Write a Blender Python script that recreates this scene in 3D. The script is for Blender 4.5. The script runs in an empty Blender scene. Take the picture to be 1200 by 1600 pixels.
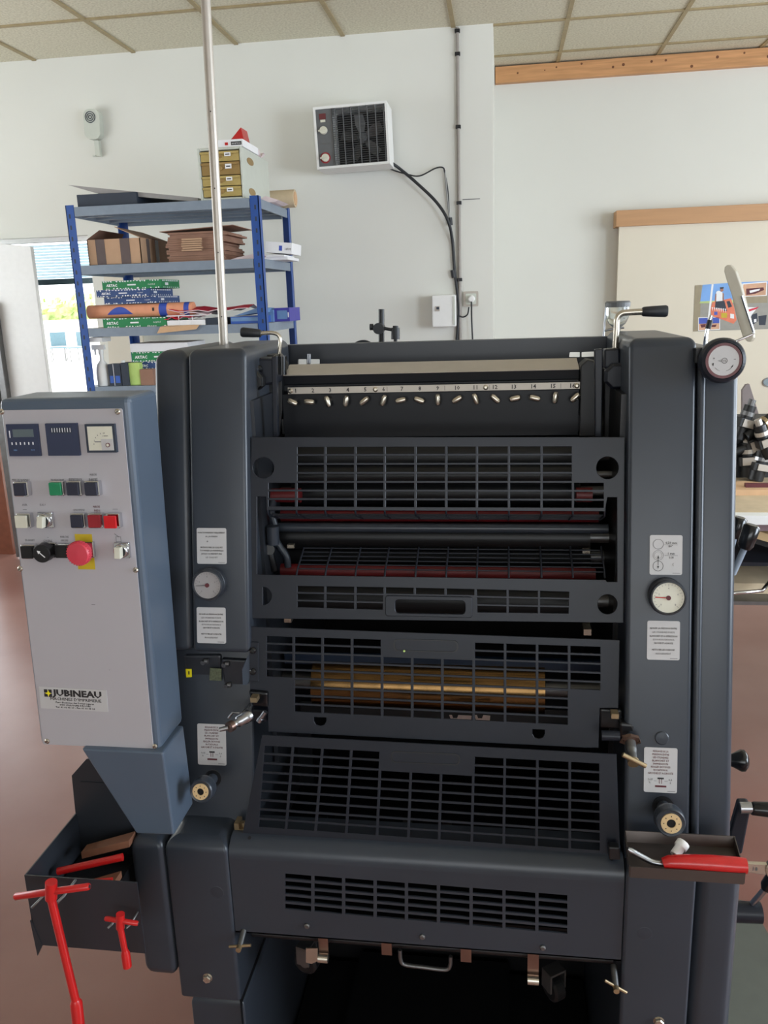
import bpy, math, random
from mathutils import Vector, Matrix
random.seed(7)
V = Vector
PI = math.pi
scene = bpy.context.scene

# ------------------------------------------------------------------ camera, world, lights
F = 1300.0          # focal length in pixels for a 1200x1600 frame
H = 1.55            # eye height
_X = V((9200.0, -20.0, -F)).normalized()
_b = F*F/330.0
_D = V(((F*F-20*_b)/9200.0, -_b, F)).normalized()
_U = -_D
_Y = -_U.cross(_X)
RIGHT = V((_X[0], _Y[0], _U[0])); UP = V((_X[1], _Y[1], _U[1])); FWD = V((_X[2], _Y[2], _U[2]))
cam = bpy.data.cameras.new('camera'); camo = bpy.data.objects.new('camera', cam)
scene.collection.objects.link(camo)
cam.sensor_fit = 'VERTICAL'; cam.sensor_height = 36.0; cam.lens = F/1600.0*36.0
cam.clip_start = 0.02; cam.clip_end = 200
mw = Matrix.Identity(4)
for i in range(3):
    mw[i][0] = RIGHT[i]; mw[i][1] = UP[i]; mw[i][2] = -FWD[i]
mw[2][3] = H
camo.matrix_world = mw
scene.camera = camo

world = bpy.data.worlds.new('world'); scene.world = world; world.use_nodes = True
bg = world.node_tree.nodes['Background']
bg.inputs[0].default_value = (0.93, 0.97, 1.0, 1); bg.inputs[1].default_value = 4.5

def area(name, loc, rot, sx, sy, power, col):
    l = bpy.data.lights.new(name, 'AREA'); l.shape = 'RECTANGLE'; l.size = sx; l.size_y = sy
    l.energy = power; l.color = col
    o = bpy.data.objects.new(name, l); scene.collection.objects.link(o)
    o.location = loc; o.rotation_euler = rot
    return o
# daylight from the right wall windows; left and rear lamps are added fill
area('window_daylight_right', (3.52, 3.3, 1.75), (0, math.radians(90), 0), 1.5, 2.4, 70, (0.82, 0.91, 1.0))
area('window_daylight_front_right', (3.52, 0.55, 1.65), (0, math.radians(90), 0), 1.5, 1.7, 140, (0.74, 0.86, 1.0))
area('fill_light_behind', (0.6, -2.9, 1.75), (math.radians(90), 0, 0), 3.4, 1.4, 7, (0.95, 0.98, 1.0))
area('fill_light_left', (-4.1, 2.6, 1.75), (0, math.radians(-90), 0), 1.5, 3.4, 24, (0.9, 0.97, 1.0))
vs = scene.view_settings
scene.display_settings.display_device = 'sRGB'
vs.view_transform = 'Standard'; vs.look = 'None'; vs.gamma = 1.0; vs.use_curve_mapping = False
vs.exposure = -0.17
scene.cycles.max_bounces = 6; scene.cycles.use_denoising = True

# ------------------------------------------------------------------ pixel -> place on a real plane
def ray(px, py):
    return RIGHT*(px-600.0) + UP*(800.0-py) + FWD*F
C0 = V((0, 0, H))
def aY(px, py, y):
    r = ray(px, py); return C0 + r*(y/r.y)
def aZ(px, py, z):
    r = ray(px, py); return C0 + r*((z-H)/r.z)
def aL(px, py, y0, k=.2, z0=1.45):
    r = ray(px, py); return C0 + r*((y0+k*(H-z0))/(r.y-k*r.z))
def sL(y0, z, k=.2): return y0+k*(z-1.45)

# ------------------------------------------------------------------ materials
def lin(c):
    return tuple(((x/255)/12.92 if x/255 <= .04045 else ((x/255+.055)/1.055)**2.4) for x in c)
MT = {}
def mat(name, rgb, rough=.5, metal=0.0, var=.06, scale=30, bump=0.0, spec=.5, emit=0, alpha=1, trans=0, coat=0, rgb2=None, detail=4, stretch=None):
    m = bpy.data.materials.new(name); m.use_nodes = True; nt = m.node_tree
    b = nt.nodes['Principled BSDF']
    c = lin(rgb)
    tc = nt.nodes.new('ShaderNodeTexCoord'); nz = nt.nodes.new('ShaderNodeTexNoise')
    nz.inputs['Scale'].default_value = scale; nz.inputs['Detail'].default_value = detail
    if stretch:
        mp = nt.nodes.new('ShaderNodeMapping'); mp.inputs['Scale'].default_value = stretch
        nt.links.new(tc.outputs['Object'], mp.inputs[0]); nt.links.new(mp.outputs[0], nz.inputs['Vector'])
    else:
        nt.links.new(tc.outputs['Object'], nz.inputs['Vector'])
    rp = nt.nodes.new('ShaderNodeValToRGB')
    c2 = lin(rgb2) if rgb2 else c
    rp.color_ramp.elements[0].position = .3; rp.color_ramp.elements[1].position = .7
    rp.color_ramp.elements[0].color = tuple(max(0, x*(1-var)) for x in c)+(1,)
    rp.color_ramp.elements[1].color = tuple(min(1, x*(1+var)) for x in c2)+(1,)
    nt.links.new(nz.outputs['Fac'], rp.inputs[0]); nt.links.new(rp.outputs[0], b.inputs['Base Color'])
    b.inputs['Roughness'].default_value = rough; b.inputs['Metallic'].default_value = metal
    b.inputs['Specular IOR Level'].default_value = spec
    b.inputs['Transmission Weight'].default_value = trans
    b.inputs['Coat Weight'].default_value = coat
    b.inputs['Alpha'].default_value = alpha
    if emit:
        b.inputs['Emission Color'].default_value = c+(1,); b.inputs['Emission Strength'].default_value = emit
    if bump:
        bp = nt.nodes.new('ShaderNodeBump'); bp.inputs['Strength'].default_value = bump; bp.inputs['Distance'].default_value = .002
        nt.links.new(nz.outputs['Fac'], bp.inputs['Height']); nt.links.new(bp.outputs[0], b.inputs['Normal'])
    MT[name] = m
    return m
mat('paint', (50, 55, 63), .32, spec=.42, var=.05, scale=9, bump=.03)
mat('paint_lit', (80, 92, 107), .34, var=.03, scale=9, bump=.03)  # press paint lightened, window light put into the colour
mat('paint_dark', (42, 45, 51), .38, var=.06, scale=12, bump=.03)
mat('guard', (31, 34, 42), .34, spec=.28, var=.08, scale=14, bump=.02)
mat('black', (17, 18, 21), .42, var=.1)
mat('black_gloss', (14, 15, 18), .2, var=.1)
mat('inside', (13, 13, 15), .6, spec=.2, var=.15)  # near-black, shade inside the press put into the colour
mat('roller', (20, 21, 23), .38, spec=.3, var=.1, scale=8)
mat('roller_red', (96, 18, 22), .45, var=.12)
mat('brass_roller', (128, 98, 60), .22, metal=.9, var=.15, scale=20, stretch=(1, 8, 8))
mat('blue_bar', (14, 34, 56), .4)
mat('steel', (170, 172, 176), .28, metal=1, var=.06)
mat('steel_dull', (120, 120, 120), .42, metal=.9, var=.1)
mat('bare_tray', (92, 84, 80), .38, metal=.7, var=.16, scale=8)
mat('copper_steel', (142, 116, 104), .3, metal=.9, var=.1)
mat('brass', (170, 150, 118), .35, metal=.8, var=.12, scale=60)
mat('chrome', (210, 212, 216), .12, metal=1, var=.02)
mat('nickel', (200, 192, 178), .25, metal=.9, var=.08)
mat('alu', (178, 170, 160), .35, metal=.3, var=.05)
mat('plate', (190, 188, 188), .5, var=.03, scale=5)
mat('fountain_dark', (21, 23, 28), .35, spec=.25)
mat('console_face', (176, 172, 177), .45, var=.03, scale=3)
mat('ink', (35, 32, 34), .6)
mat('ink_grey', (112, 110, 112), .6)
mat('maroon', (92, 36, 42), .6)
mat('red', (188, 26, 26), .32, var=.08, scale=40, coat=.3)
mat('red_cap', (150, 28, 40), .4)
mat('red_bright', (205, 20, 30), .25)  # brighter red cap, plain colour
mat('stop_red', (205, 62, 78), .4, var=.04)
mat('green_cap', (26, 128, 84), .35)
mat('navy_cap', (40, 42, 58), .35)
mat('navy_panel', (44, 52, 78), .4)
mat('dial_grey', (158, 154, 154), .4)
mat('cream_cap', (214, 212, 196), .35)
mat('yellow', (196, 170, 30), .5)
mat('yellow_bright', (235, 220, 20), .5)
mat('lcd', (92, 104, 108), .3)
mat('white', (232, 232, 230), .45, var=.02)
mat('white_paper', (236, 236, 238), .7, var=.02)
mat('wall', (221, 221, 214), .8, var=.015, scale=2, bump=.02)
mat('board_cream', (218, 210, 192), .6, var=.02, scale=2)
mat('pine', (190, 140, 92), .5, var=.1, scale=4, stretch=(1, 1, 14), rgb2=(205, 152, 104))
mat('knot', (110, 66, 38), .6)
mat('rail_wood', (186, 142, 100), .5, var=.05, scale=4, stretch=(1, 1, 12))
mat('brown_frame', (122, 70, 50), .5, var=.1)
mat('steel_blue_shelf', (128, 140, 154), .45, var=.05)
mat('rack_blue', (38, 78, 150), .38, var=.05)
mat('cardboard', (188, 152, 122), .8, var=.06, scale=12)
mat('cardboard_dark', (150, 113, 94), .8, var=.1, scale=12)
mat('kraft', (206, 168, 130), .8, var=.05)
mat('tape', (92, 76, 74), .4)
mat('ream_green', (28, 128, 74), .5, var=.05)
mat('ream_blue', (44, 72, 124), .5, var=.05)
mat('blue_folder', (52, 92, 178), .5)
mat('blue_pale', (110, 146, 190), .5)
mat('violet', (70, 66, 160), .5)
mat('orange_paper', (228, 156, 120), .6, var=.05)
mat('royal', (58, 82, 176), .5)
mat('crimson', (205, 34, 62), .5)
mat('pale_pink', (232, 214, 216), .6)
mat('lime', (186, 214, 120), .5)
mat('amber_plastic', (178, 156, 96), .3, var=.12, scale=14)
mat('amber_dark', (150, 122, 74), .3, var=.15, scale=14)
mat('cabinet_grey', (198, 202, 192), .45, var=.02)
mat('dark_flat', (44, 52, 66), .6)
mat('grey_sheet', (150, 146, 144), .7)
mat('heater_black', (24, 24, 28), .4)
mat('heater_grey', (96, 98, 100), .45)
mat('cable_black', (34, 36, 40), .5)
mat('cable_grey', (150, 150, 148), .5)
mat('conduit', (150, 144, 138), .5)
mat('purple_grey', (120, 100, 104), .6)
mat('linen', (200, 180, 150), .8, var=.15, scale=10)
mat('taupe_plastic', (160, 152, 134), .45, var=.06, scale=25)
mat('leaning_grey', (134, 122, 120), .6, var=.06)
mat('wood_light', (206, 176, 130), .5, var=.1)
mat('mat_green', (86, 88, 80), .7, var=.05)
mat('sky_blue', (118, 165, 225), .5, var=.1, scale=6)
mat('ground_grey', (150, 148, 140), .5)
mat('orange_car', (220, 118, 84), .45, var=.1)
mat('skin', (176, 120, 94), .6)
mat('sand', (206, 160, 128), .5, var=.15, scale=20)
mat('bronze_sepia', (150, 138, 112), .5)
mat('maroon_ring', (98, 42, 46), .4)
mat('terrace_stone', (235, 232, 225), .8)
mat('leaf', (165, 200, 110), .7, var=.35, scale=2, rgb2=(215, 232, 165))
mat('blind', (205, 228, 238), .6, trans=.6)
mat('teal_rail', (96, 124, 134), .5)
mat('wood_stick', (126, 84, 62), .6, var=.15)
mat('clear_plastic', (232, 236, 232), .12, trans=.85, alpha=1)
mat('sticker_olive', (86, 92, 70), .6, var=.4, scale=300)
mat('glass', (255, 255, 255), .0, trans=1.0)
MT['glass'].node_tree.nodes['Principled BSDF'].inputs['IOR'].default_value = 1.02

# floor: mottled pinkish brown resin
m = bpy.data.materials.new('floor_resin'); m.use_nodes = True; nt = m.node_tree; b = nt.nodes['Principled BSDF']
tc = nt.nodes.new('ShaderNodeTexCoord'); n1 = nt.nodes.new('ShaderNodeTexNoise'); n1.inputs['Scale'].default_value = 1.3; n1.inputs['Detail'].default_value = 8
nt.links.new(tc.outputs['Object'], n1.inputs['Vector'])
rp = nt.nodes.new('ShaderNodeValToRGB'); rp.color_ramp.elements[0].position = .3; rp.color_ramp.elements[1].position = .72
rp.color_ramp.elements[0].color = lin((122, 80, 70))+(1,); rp.color_ramp.elements[1].color = lin((152, 116, 106))+(1,)
nt.links.new(n1.outputs['Fac'], rp.inputs[0]); nt.links.new(rp.outputs[0], b.inputs['Base Color'])
b.inputs['Roughness'].default_value = .3
n2 = nt.nodes.new('ShaderNodeTexNoise'); n2.inputs['Scale'].default_value = 14; bp = nt.nodes.new('ShaderNodeBump'); bp.inputs['Strength'].default_value = .12
nt.links.new(tc.outputs['Object'], n2.inputs['Vector']); nt.links.new(n2.outputs['Fac'], bp.inputs['Height']); nt.links.new(bp.outputs[0], b.inputs['Normal'])
MT['floor'] = m
# ceiling tile: speckled mineral fibre
m = bpy.data.materials.new('mineral_tile'); m.use_nodes = True; nt = m.node_tree; b = nt.nodes['Principled BSDF']
tc = nt.nodes.new('ShaderNodeTexCoord'); n1 = nt.nodes.new('ShaderNodeTexNoise'); n1.inputs['Scale'].default_value = 90; n1.inputs['Detail'].default_value = 3
nt.links.new(tc.outputs['Object'], n1.inputs['Vector'])
rp = nt.nodes.new('ShaderNodeValToRGB'); rp.color_ramp.elements[0].position = .35; rp.color_ramp.elements[1].position = .6
rp.color_ramp.elements[0].color = lin((190, 184, 162))+(1,); rp.color_ramp.elements[1].color = lin((212, 207, 186))+(1,)
nt.links.new(n1.outputs['Fac'], rp.inputs[0]); nt.links.new(rp.outputs[0], b.inputs['Base Color']); b.inputs['Roughness'].default_value = .9
MT['tile'] = m
mat('tee_bar', (158, 142, 106), .6, var=.1)

# ------------------------------------------------------------------ mesh builder
WLOC = {}
class G:
    def __init__(s): s.v = []; s.f = []; s.mi = []; s.sm = []
    def add(s, vs, fs, mi=0, smooth=False, M=None):
        o = len(s.v)
        for p in vs:
            p = V(p); s.v.append(M @ p if M is not None else p)
        for f in fs:
            s.f.append([i+o for i in f]); s.mi.append(mi); s.sm.append(smooth)
    def box(s, a, b, mi=0, M=None):
        x0, y0, z0 = a; x1, y1, z1 = b
        vs = [(x0,y0,z0),(x1,y0,z0),(x1,y1,z0),(x0,y1,z0),(x0,y0,z1),(x1,y0,z1),(x1,y1,z1),(x0,y1,z1)]
        s.add(vs, [(0,3,2,1),(4,5,6,7),(0,1,5,4),(1,2,6,5),(2,3,7,6),(3,0,4,7)], mi, False, M)
    def prism(s, pts, d, mi=0, M=None):          # polygon (3D points) swept by vector d
        n = len(pts); d = V(d); pts = [V(p) for p in pts]
        vs = pts+[p+d for p in pts]
        fs = [tuple(range(n-1, -1, -1)), tuple(range(n, 2*n))]+[(i, (i+1) % n, n+(i+1) % n, n+i) for i in range(n)]
        s.add(vs, fs, mi, False, M)
    def tube(s, pts, r, mi=0, n=10, M=None, smooth=True, caps=True):
        pts = [V(p) for p in pts]
        rs = r if isinstance(r, (list, tuple)) else [r]*len(pts)
        t0 = (pts[1]-pts[0]).normalized()
        a = V((0, 0, 1)) if abs(t0.z) < .9 else V((1, 0, 0))
        u = t0.cross(a).normalized(); vs = []
        for i, p in enumerate(pts):
            if i == 0: t = t0
            elif i == len(pts)-1: t = (p-pts[i-1]).normalized()
            else: t = ((p-pts[i-1]).normalized()+(pts[i+1]-p).normalized())
            t = t.normalized() if t.length > 1e-9 else t0
            u = (u-t*u.dot(t)).normalized(); w = t.cross(u)
            for k in range(n):
                an = 2*PI*k/n; vs.append(p+(u*math.cos(an)+w*math.sin(an))*rs[i])
        fs = []
        for i in range(len(pts)-1):
            for k in range(n):
                fs.append((i*n+k, i*n+(k+1) % n, (i+1)*n+(k+1) % n, (i+1)*n+k))
        s.add(vs, fs, mi, smooth, M)
        if caps:
            o = (len(pts)-1)*n
            s.add(vs[:n], [tuple(range(n-1, -1, -1))], mi, False, M); s.add(vs[o:], [tuple(range(n))], mi, False, M)
    def lathe(s, prof, mi=0, n=28, M=None, smooth=False, caps=True):   # prof: (r, z) pairs about local z
        vs = []
        for r, z in prof:
            for k in range(n):
                an = 2*PI*k/n; vs.append((r*math.cos(an), r*math.sin(an), z))
        fs = []
        for i in range(len(prof)-1):
            for k in range(n):
                fs.append((i*n+k, i*n+(k+1) % n, (i+1)*n+(k+1) % n, (i+1)*n+k))
        s.add(vs, fs, mi, smooth, M)
        if caps:
            for idx, rev in ((0, True), (len(prof)-1, False)):
                ring = vs[idx*n:(idx+1)*n]
                if prof[idx][0] > 1e-5: s.add(ring, [tuple(range(n-1, -1, -1)) if rev else tuple(range(n))], mi, False, M)
    def curve(s, cu, M, mi):
        ob = bpy.data.objects.new('tmp', cu)
        me = bpy.data.meshes.new_from_object(ob)
        s.add([v.co.copy() for v in me.vertices], [tuple(p.vertices) for p in me.polygons], mi, False, M)
        bpy.data.objects.remove(ob); bpy.data.meshes.remove(me); bpy.data.curves.remove(cu)
    def plate(s, outline, holes, t, mi=0, M=None, bev=0):   # 2D outline with holes, thickness t
        cu = bpy.data.curves.new('tmp', 'CURVE'); cu.dimensions = '2D'; cu.fill_mode = 'BOTH'
        cu.extrude = max(t/2-bev, 1e-5); cu.bevel_depth = bev; cu.bevel_resolution = 0; cu.offset = -bev
        for pl in [outline]+list(holes):
            sp = cu.splines.new('POLY'); sp.points.add(len(pl)-1)
            for i, p in enumerate(pl): sp.points[i].co = (p[0], p[1], 0, 1)
            sp.use_cyclic_u = True
        s.curve(cu, M, mi)
    def text(s, body, size, M, mi=0, w=None, align='CENTER', ext=.0002, bold=0):
        cu = bpy.data.curves.new('tmp', 'FONT'); cu.body = body; cu.size = size; cu.extrude = ext
        cu.align_x = align; cu.resolution_u = 1; cu.offset = bold; cu.space_line = 1.0
        ob = bpy.data.objects.new('tmp', cu); me = bpy.data.meshes.new_from_object(ob)
        vs = [v.co.copy() for v in me.vertices]
        if vs and w:
            x0 = min(v.x for v in vs); x1 = max(v.x for v in vs)
            k = w/max(1e-6, x1-x0)
            for v in vs: v.x *= k
        s.add(vs, [tuple(p.vertices) for p in me.polygons], mi, False, M)
        bpy.data.objects.remove(ob); bpy.data.meshes.remove(me); bpy.data.curves.remove(cu)
    def build(s, name, mats, parent=None, bevel=0, seg=2, kind=None, label=None, cat=None, group=None, origin=None, weld=False):
        me = bpy.data.meshes.new(name)
        xs = [p.x for p in s.v]; ys = [p.y for p in s.v]; zs = [p.z for p in s.v]
        c = V(((min(xs)+max(xs))/2, (min(ys)+max(ys))/2, min(zs))) if origin is None else V(origin)
        me.from_pydata([p-c for p in s.v], [], s.f)
        if isinstance(mats, str): mats = [mats]
        for n_ in mats: me.materials.append(MT[n_])
        me.polygons.foreach_set('material_index', s.mi); me.polygons.foreach_set('use_smooth', s.sm)
        me.update()
        o = bpy.data.objects.new(name, me); scene.collection.objects.link(o)
        if parent is not None:
            o.parent = parent; o.location = c-WLOC[parent.name]
        else: o.location = c
        WLOC[o.name] = c
        if bevel:
            bm_ = o.modifiers.new('bevel', 'BEVEL'); bm_.width = bevel; bm_.segments = seg; bm_.limit_method = 'ANGLE'; bm_.angle_limit = math.radians(40)
            bm_.harden_normals = False
        if kind: o['kind'] = kind
        if label: o['label'] = label
        if cat: o['category'] = cat
        if group: o['group'] = group
        return o
def thing(name, label, cat, loc, group=None):
    o = bpy.data.objects.new(name, None); scene.collection.objects.link(o); o.location = loc
    o.empty_display_size = .1; o['label'] = label; o['category'] = cat
    if group: o['group'] = group
    WLOC[o.name] = V(loc)
    return o
def struct(name, g, mats, bevel=0): return g.build(name, mats, kind='structure', bevel=bevel, origin=(0, 0, 0))

class Fr:                                     # a drawing plane: leaned by k, facing the room
    def __init__(s, y0, k=.2):
        s.y0, s.k = y0, k; n = math.sqrt(1+k*k)
        s.ey = V((0, k/n, 1/n)); s.ez = V((0, -1/n, k/n)); s.o = V((0, y0+k*(1.0-1.45), 1.0))
        s.M = Matrix(((1, 0, 0, s.o.x), (0, s.ey.y, s.ez.y, s.o.y), (0, s.ey.z, s.ez.z, s.o.z), (0, 0, 0, 1)))
    def p(s, px, py):
        q = aL(px, py, s.y0, s.k)-s.o; return (q.x, q.dot(s.ey))
    def poly(s, pts): return [s.p(*q) for q in pts]
    def w(s, px, py, h=0):                    # world point, h metres in front of the plane
        return aL(px, py, s.y0, s.k)+s.ez*h
    def at(s, px, py, rot=0, h=0):            # local matrix at a pixel
        q = s.w(px, py, h); M = s.M.copy(); M.translation = q
        return M @ Matrix.Rotation(rot, 4, 'Z') @ Matrix.Scale(getattr(s, 's', 1), 4)
def circ(cx, cy, r, n=24, a0=0, a1=2*PI):
    full = abs(a1-a0-2*PI) < 1e-6
    return [(cx+r*math.cos(a0+(a1-a0)*i/(n if full else n-1)), cy+r*math.sin(a0+(a1-a0)*i/(n if full else n-1))) for i in range(n)]
def rrect(x0, y0, x1, y1, r, n=5):
    o = []
    for cx, cy, a in ((x1-r, y1-r, 0), (x0+r, y1-r, PI/2), (x0+r, y0+r, PI), (x1-r, y0+r, 1.5*PI)):
        for i in range(n+1): o.append((cx+r*math.cos(a+PI/2*i/n), cy+r*math.sin(a+PI/2*i/n)))
    return o
def pxr(fr, x0, y0, x1, y1, r=0):             # pixel rectangle -> local rounded rectangle
    ax, ay = fr.p(x0, (y0+y1)/2); bx, _ = fr.p(x1, (y0+y1)/2)
    _, ty = fr.p((x0+x1)/2, y0); _, by = fr.p((x0+x1)/2, y1)
    return rrect(ax, by, bx, ty, r) if r else [(ax, by), (bx, by), (bx, ty), (ax, ty)]
def gridcells(fr, top, bot, tl, tr, bl, br, rows, bar, rbar, skip):
    """top/bot: pixel x of each upright at the top and bottom; rows evenly spaced between the edges"""
    out = []; n = len(top)-1
    yt = lambda x: tl+(tr-tl)*(x-top[0])/(top[-1]-top[0]); yb = lambda x: bl+(br-bl)*(x-bot[0])/(bot[-1]-bot[0])
    def pt(i, j, dx, dy):
        t = j/rows; x = top[i]+(bot[i]-top[i])*t+dx
        return fr.p(x, yt(top[i])+(yb(bot[i])-yt(top[i]))*t+dy)
    for i in range(n):
        for j in range(rows):
            if (i, j) in skip: continue
            d = bar/2; e = rbar/2
            out.append([pt(i, j+1, d, -e), pt(i+1, j+1, -d, -e), pt(i+1, j, -d, e), pt(i, j, d, e)])
    return out
def catmull(pts, n=8):
    pts = [V(p) for p in pts]; P = [pts[0]*2-pts[1]]+pts+[pts[-1]*2-pts[-2]]; o = []
    for i in range(1, len(P)-2):
        for j in range(n):
            t = j/n; a, b_, c, d = P[i-1], P[i], P[i+1], P[i+2]
            o.append(.5*((2*b_)+(c-a)*t+(2*a-5*b_+4*c-d)*t*t+(3*b_-a-3*c+d)*t**3))
    o.append(pts[-1]); return o
def loft_column(g, x0, x1, zb, zt, y0, depth, r, mi=0, k=.2, rt=None, nb=6, back=None, rb=0):
    """post with rounded front corners and rounded top; front face leans by k"""
    rt = r if rt is None else rt
    rings = []
    steps = []
    if rb:
        for i in range(nb): a = PI/2*(1-i/nb); steps.append((zb+rb*(1-math.sin(a)), rb*(1-math.cos(a))))
        steps.append((zb+rb, 0))
    else: steps.append((zb, 0))
    for i in range(nb+1):
        a = PI/2*i/nb; steps.append((zt-rt+rt*math.sin(a), rt*(1-math.cos(a))))
    for z, ins in steps:
        yf = y0+k*(z-1.45)+ins; yb = (yf-ins+depth) if back is None else back
        xa, xb = x0+ins, x1-ins; rr = max(r-ins*.5, .001); ring = []
        for cx, a0 in ((xa+rr, PI), (xb-rr, 1.5*PI)):
            for i in range(6):
                a = a0+PI/2*i/5; ring.append((cx+rr*math.cos(a), yf+rr+rr*math.sin(a), z))
        ring += [(xb, yb, z), (xa, yb, z)]
        rings.append(ring)
    n = len(rings[0]); vs = [p for q in rings for p in q]; fs = []
    for i in range(len(rings)-1):
        for j in range(n): fs.append((i*n+j, i*n+(j+1) % n, (i+1)*n+(j+1) % n, (i+1)*n+j))
    g.add(vs, fs, mi, True)
    g.add(rings[-1], [tuple(range(n))], mi, False); g.add(rings[0], [tuple(range(n-1, -1, -1))], mi, False)
    return g
def split_smooth(o, ang=35):
    md = o.modifiers.new('edges', 'EDGE_SPLIT'); md.split_angle = math.radians(ang)

# ================================================================== THE ROOM
XL, XR, YB, YL, YR, ZC = -4.2, 3.6, -3.0, 4.95, 5.83, 2.95
g = G(); g.box((XL-.1, YB-.1, -.06), (XR+.1, YR+.1, 0)); struct('floor', g, 'floor')
g = G(); g.box((XL-.1, YB-.1, ZC+.006), (XR+.1, YR+.1, ZC+.1), 0)
x = -4.46
while x < XR:
    if x > XL: g.box((x-.011, YB, ZC-.001), (x+.011, YR, ZC+.008), 1)
    x += .6
y = 4.37-.6*12
while y < YR:
    if y > YB: g.box((XL, y-.011, ZC-.002), (XR, y+.011, ZC+.008), 1)
    y += .6
struct('ceiling', g, ['tile', 'tee_bar'])
DX = -2.46                                        # right jamb of the door opening
g = G(); g.box((DX, YL, 0), (-.05, YR, ZC+.006)); g.box((XL, YL, 1.99), (DX, YL+.2, ZC+.006)); struct('wall_back', g, 'wall')
g = G(); g.box((-.05, YR, 0), (XR, YR+.1, ZC+.006)); struct('wall_recess', g, 'wall')
def pierced(name, axis, c, t, a0, a1, wins):       # wall with window openings, axis 'x' (at x=c) or 'y'
    g = G(); fr = rrect
    outline = [(a0, 0), (a1, 0), (a1, ZC), (a0, ZC)]
    holes = [[(u0, z0), (u1, z0), (u1, z1), (u0, z1)] for u0, u1, z0, z1 in wins]
    if axis == 'x': M = Matrix(((0, 0, 1, c), (1, 0, 0, 0), (0, 1, 0, 0), (0, 0, 0, 1)))
    else: M = Matrix(((1, 0, 0, 0), (0, 0, -1, c), (0, 1, 0, 0), (0, 0, 0, 1)))
    g.plate(outline, holes, t, 0, M)
    struct(name, g, 'wall')
pierced('wall_right', 'x', XR+.05, .1, YB, YR, [(2.1, 4.5, 1.0, 2.5), (-.3, 1.4, .9, 2.4)])
pierced('wall_left', 'x', XL-.05, .1, YB, YL, [(.9, 4.3, 1.0, 2.5)])
pierced('wall_rear', 'y', YB-.05, .1, XL, XR, [(-1.1, 2.3, 1.05, 2.45)])
def winframe(name, axis, c, u0, u1, z0, z1):
    g = G(); w = .05
    for a, b_ in (((u0, z0), (u1, z0+w)), ((u0, z1-w), (u1, z1)), ((u0, z0), (u0+w, z1)), ((u1-w, z0), (u1, z1)), (((u0+u1)/2-w/2, z0), ((u0+u1)/2+w/2, z1))):
        if axis == 'x': g.box((c-.03, a[0], a[1]), (c+.03, b_[0], b_[1]))
        else: g.box((a[0], c-.03, a[1]), (b_[0], c+.03, b_[1]))
    struct(name, g, 'white')
winframe('window_2', 'x', XR+.06, 2.1, 4.5, 1.0, 2.5)
winframe('window_5', 'x', XR+.06, -.3, 1.4, .9, 2.4)
winframe('window_3', 'x', XL-.06, .9, 4.3, 1.0, 2.5)
winframe('window_4', 'y', YB-.06, -1.1, 2.3, 1.05, 2.45)

# timber batten along the ceiling of the recessed wall, knots in the wood
g = G(); g.box((-.045, YR-.045, 2.852), (XR, YR, ZC-.004), 0)
rk = random.Random(3)
for i in range(26):
    kx = .12+i*.13+rk.uniform(-.05, .05); kz = rk.uniform(2.87, 2.93); r = rk.uniform(.004, .010)
    g.lathe([(r, 0), (r*.9, .0012)], 1, 10, Matrix.Translation((kx, YR-.0447, kz)) @ Matrix.Rotation(PI/2, 4, 'X'))
struct('trim_1', g, ['pine', 'knot'])

# sliding door opening at the far left: frame, glass, half lowered roller shutter
g = G()
g.box((XL, YL+.05, 0), (XL+.06, YL+.12, 1.99)); g.box((DX-.012, YL+.05, 0), (DX, YL+.12, 1.99)); g.box((XL, YL+.05, 1.965), (DX, YL+.12, 1.99)); g.box((XL, YL+.05, 0), (DX, YL+.12, .03))
do = struct('door_1', g, 'white')
g = G(); g.box((XL+.06, YL+.08, .03), (DX-.012, YL+.086, 1.965)); gl = g.build('door_glass', 'glass', do, kind='structure')
g = G()
z = 1.955
while z > 1.745:
    g.prism([(XL+.08, YL+.135, z), (XL+.08, YL+.148, z-.006), (XL+.08, YL+.135, z-.0155)], (DX-XL-.1, 0, 0), 0); z -= .017
g.box((XL+.07, YL+.125, 1.715), (DX-.015, YL+.15, 1.748), 1)
g.build('shutter', ['blind', 'teal_rail'], do, kind='structure')

# brown timber door post and pale jamb at the far left
g = G()
fy = YL-.06
pa = aY(-40, 740, fy); pb = aY(-1, 740, fy)
g.box((aY(-30, 800, fy).x, fy, 0), (aY(3, 740, fy).x, fy+.05, aY(5, 660, fy).z))
struct('trim_2', g, 'brown_frame')

# white door leaf standing open, seen nearly face on
g = G(); ly = YL-.12
zt = aY(60, 388, ly).z
pts = [(aY(-40, 600, ly).x-.3, ly, .01), (aY(88, 610, ly).x, ly, .01), (aY(62, 388, ly).x, ly, zt), (aY(-40, 600, ly).x-.3, ly, zt+.055)]
pts = [(-3.12, ly, .01), (-2.765, ly, .01), (-2.765, ly, 1.93), (-3.12, ly, 1.975)]
g.prism(pts, (0, .035, 0), 0)
o = struct('door_2', g, 'white', bevel=.003)
g = G()
a = aY(0, 470, ly-.05); b_ = aY(22, 612, ly-.05)
g.box((-3.06, ly-.05, .01), (-3.02, ly-.005, 1.62), 0)
g.box((-3.13, ly-.03, .01), (-3.085, ly-.01, 1.5), 0)
struct('trim_3', g, 'steel_dull', bevel=.003)

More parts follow.
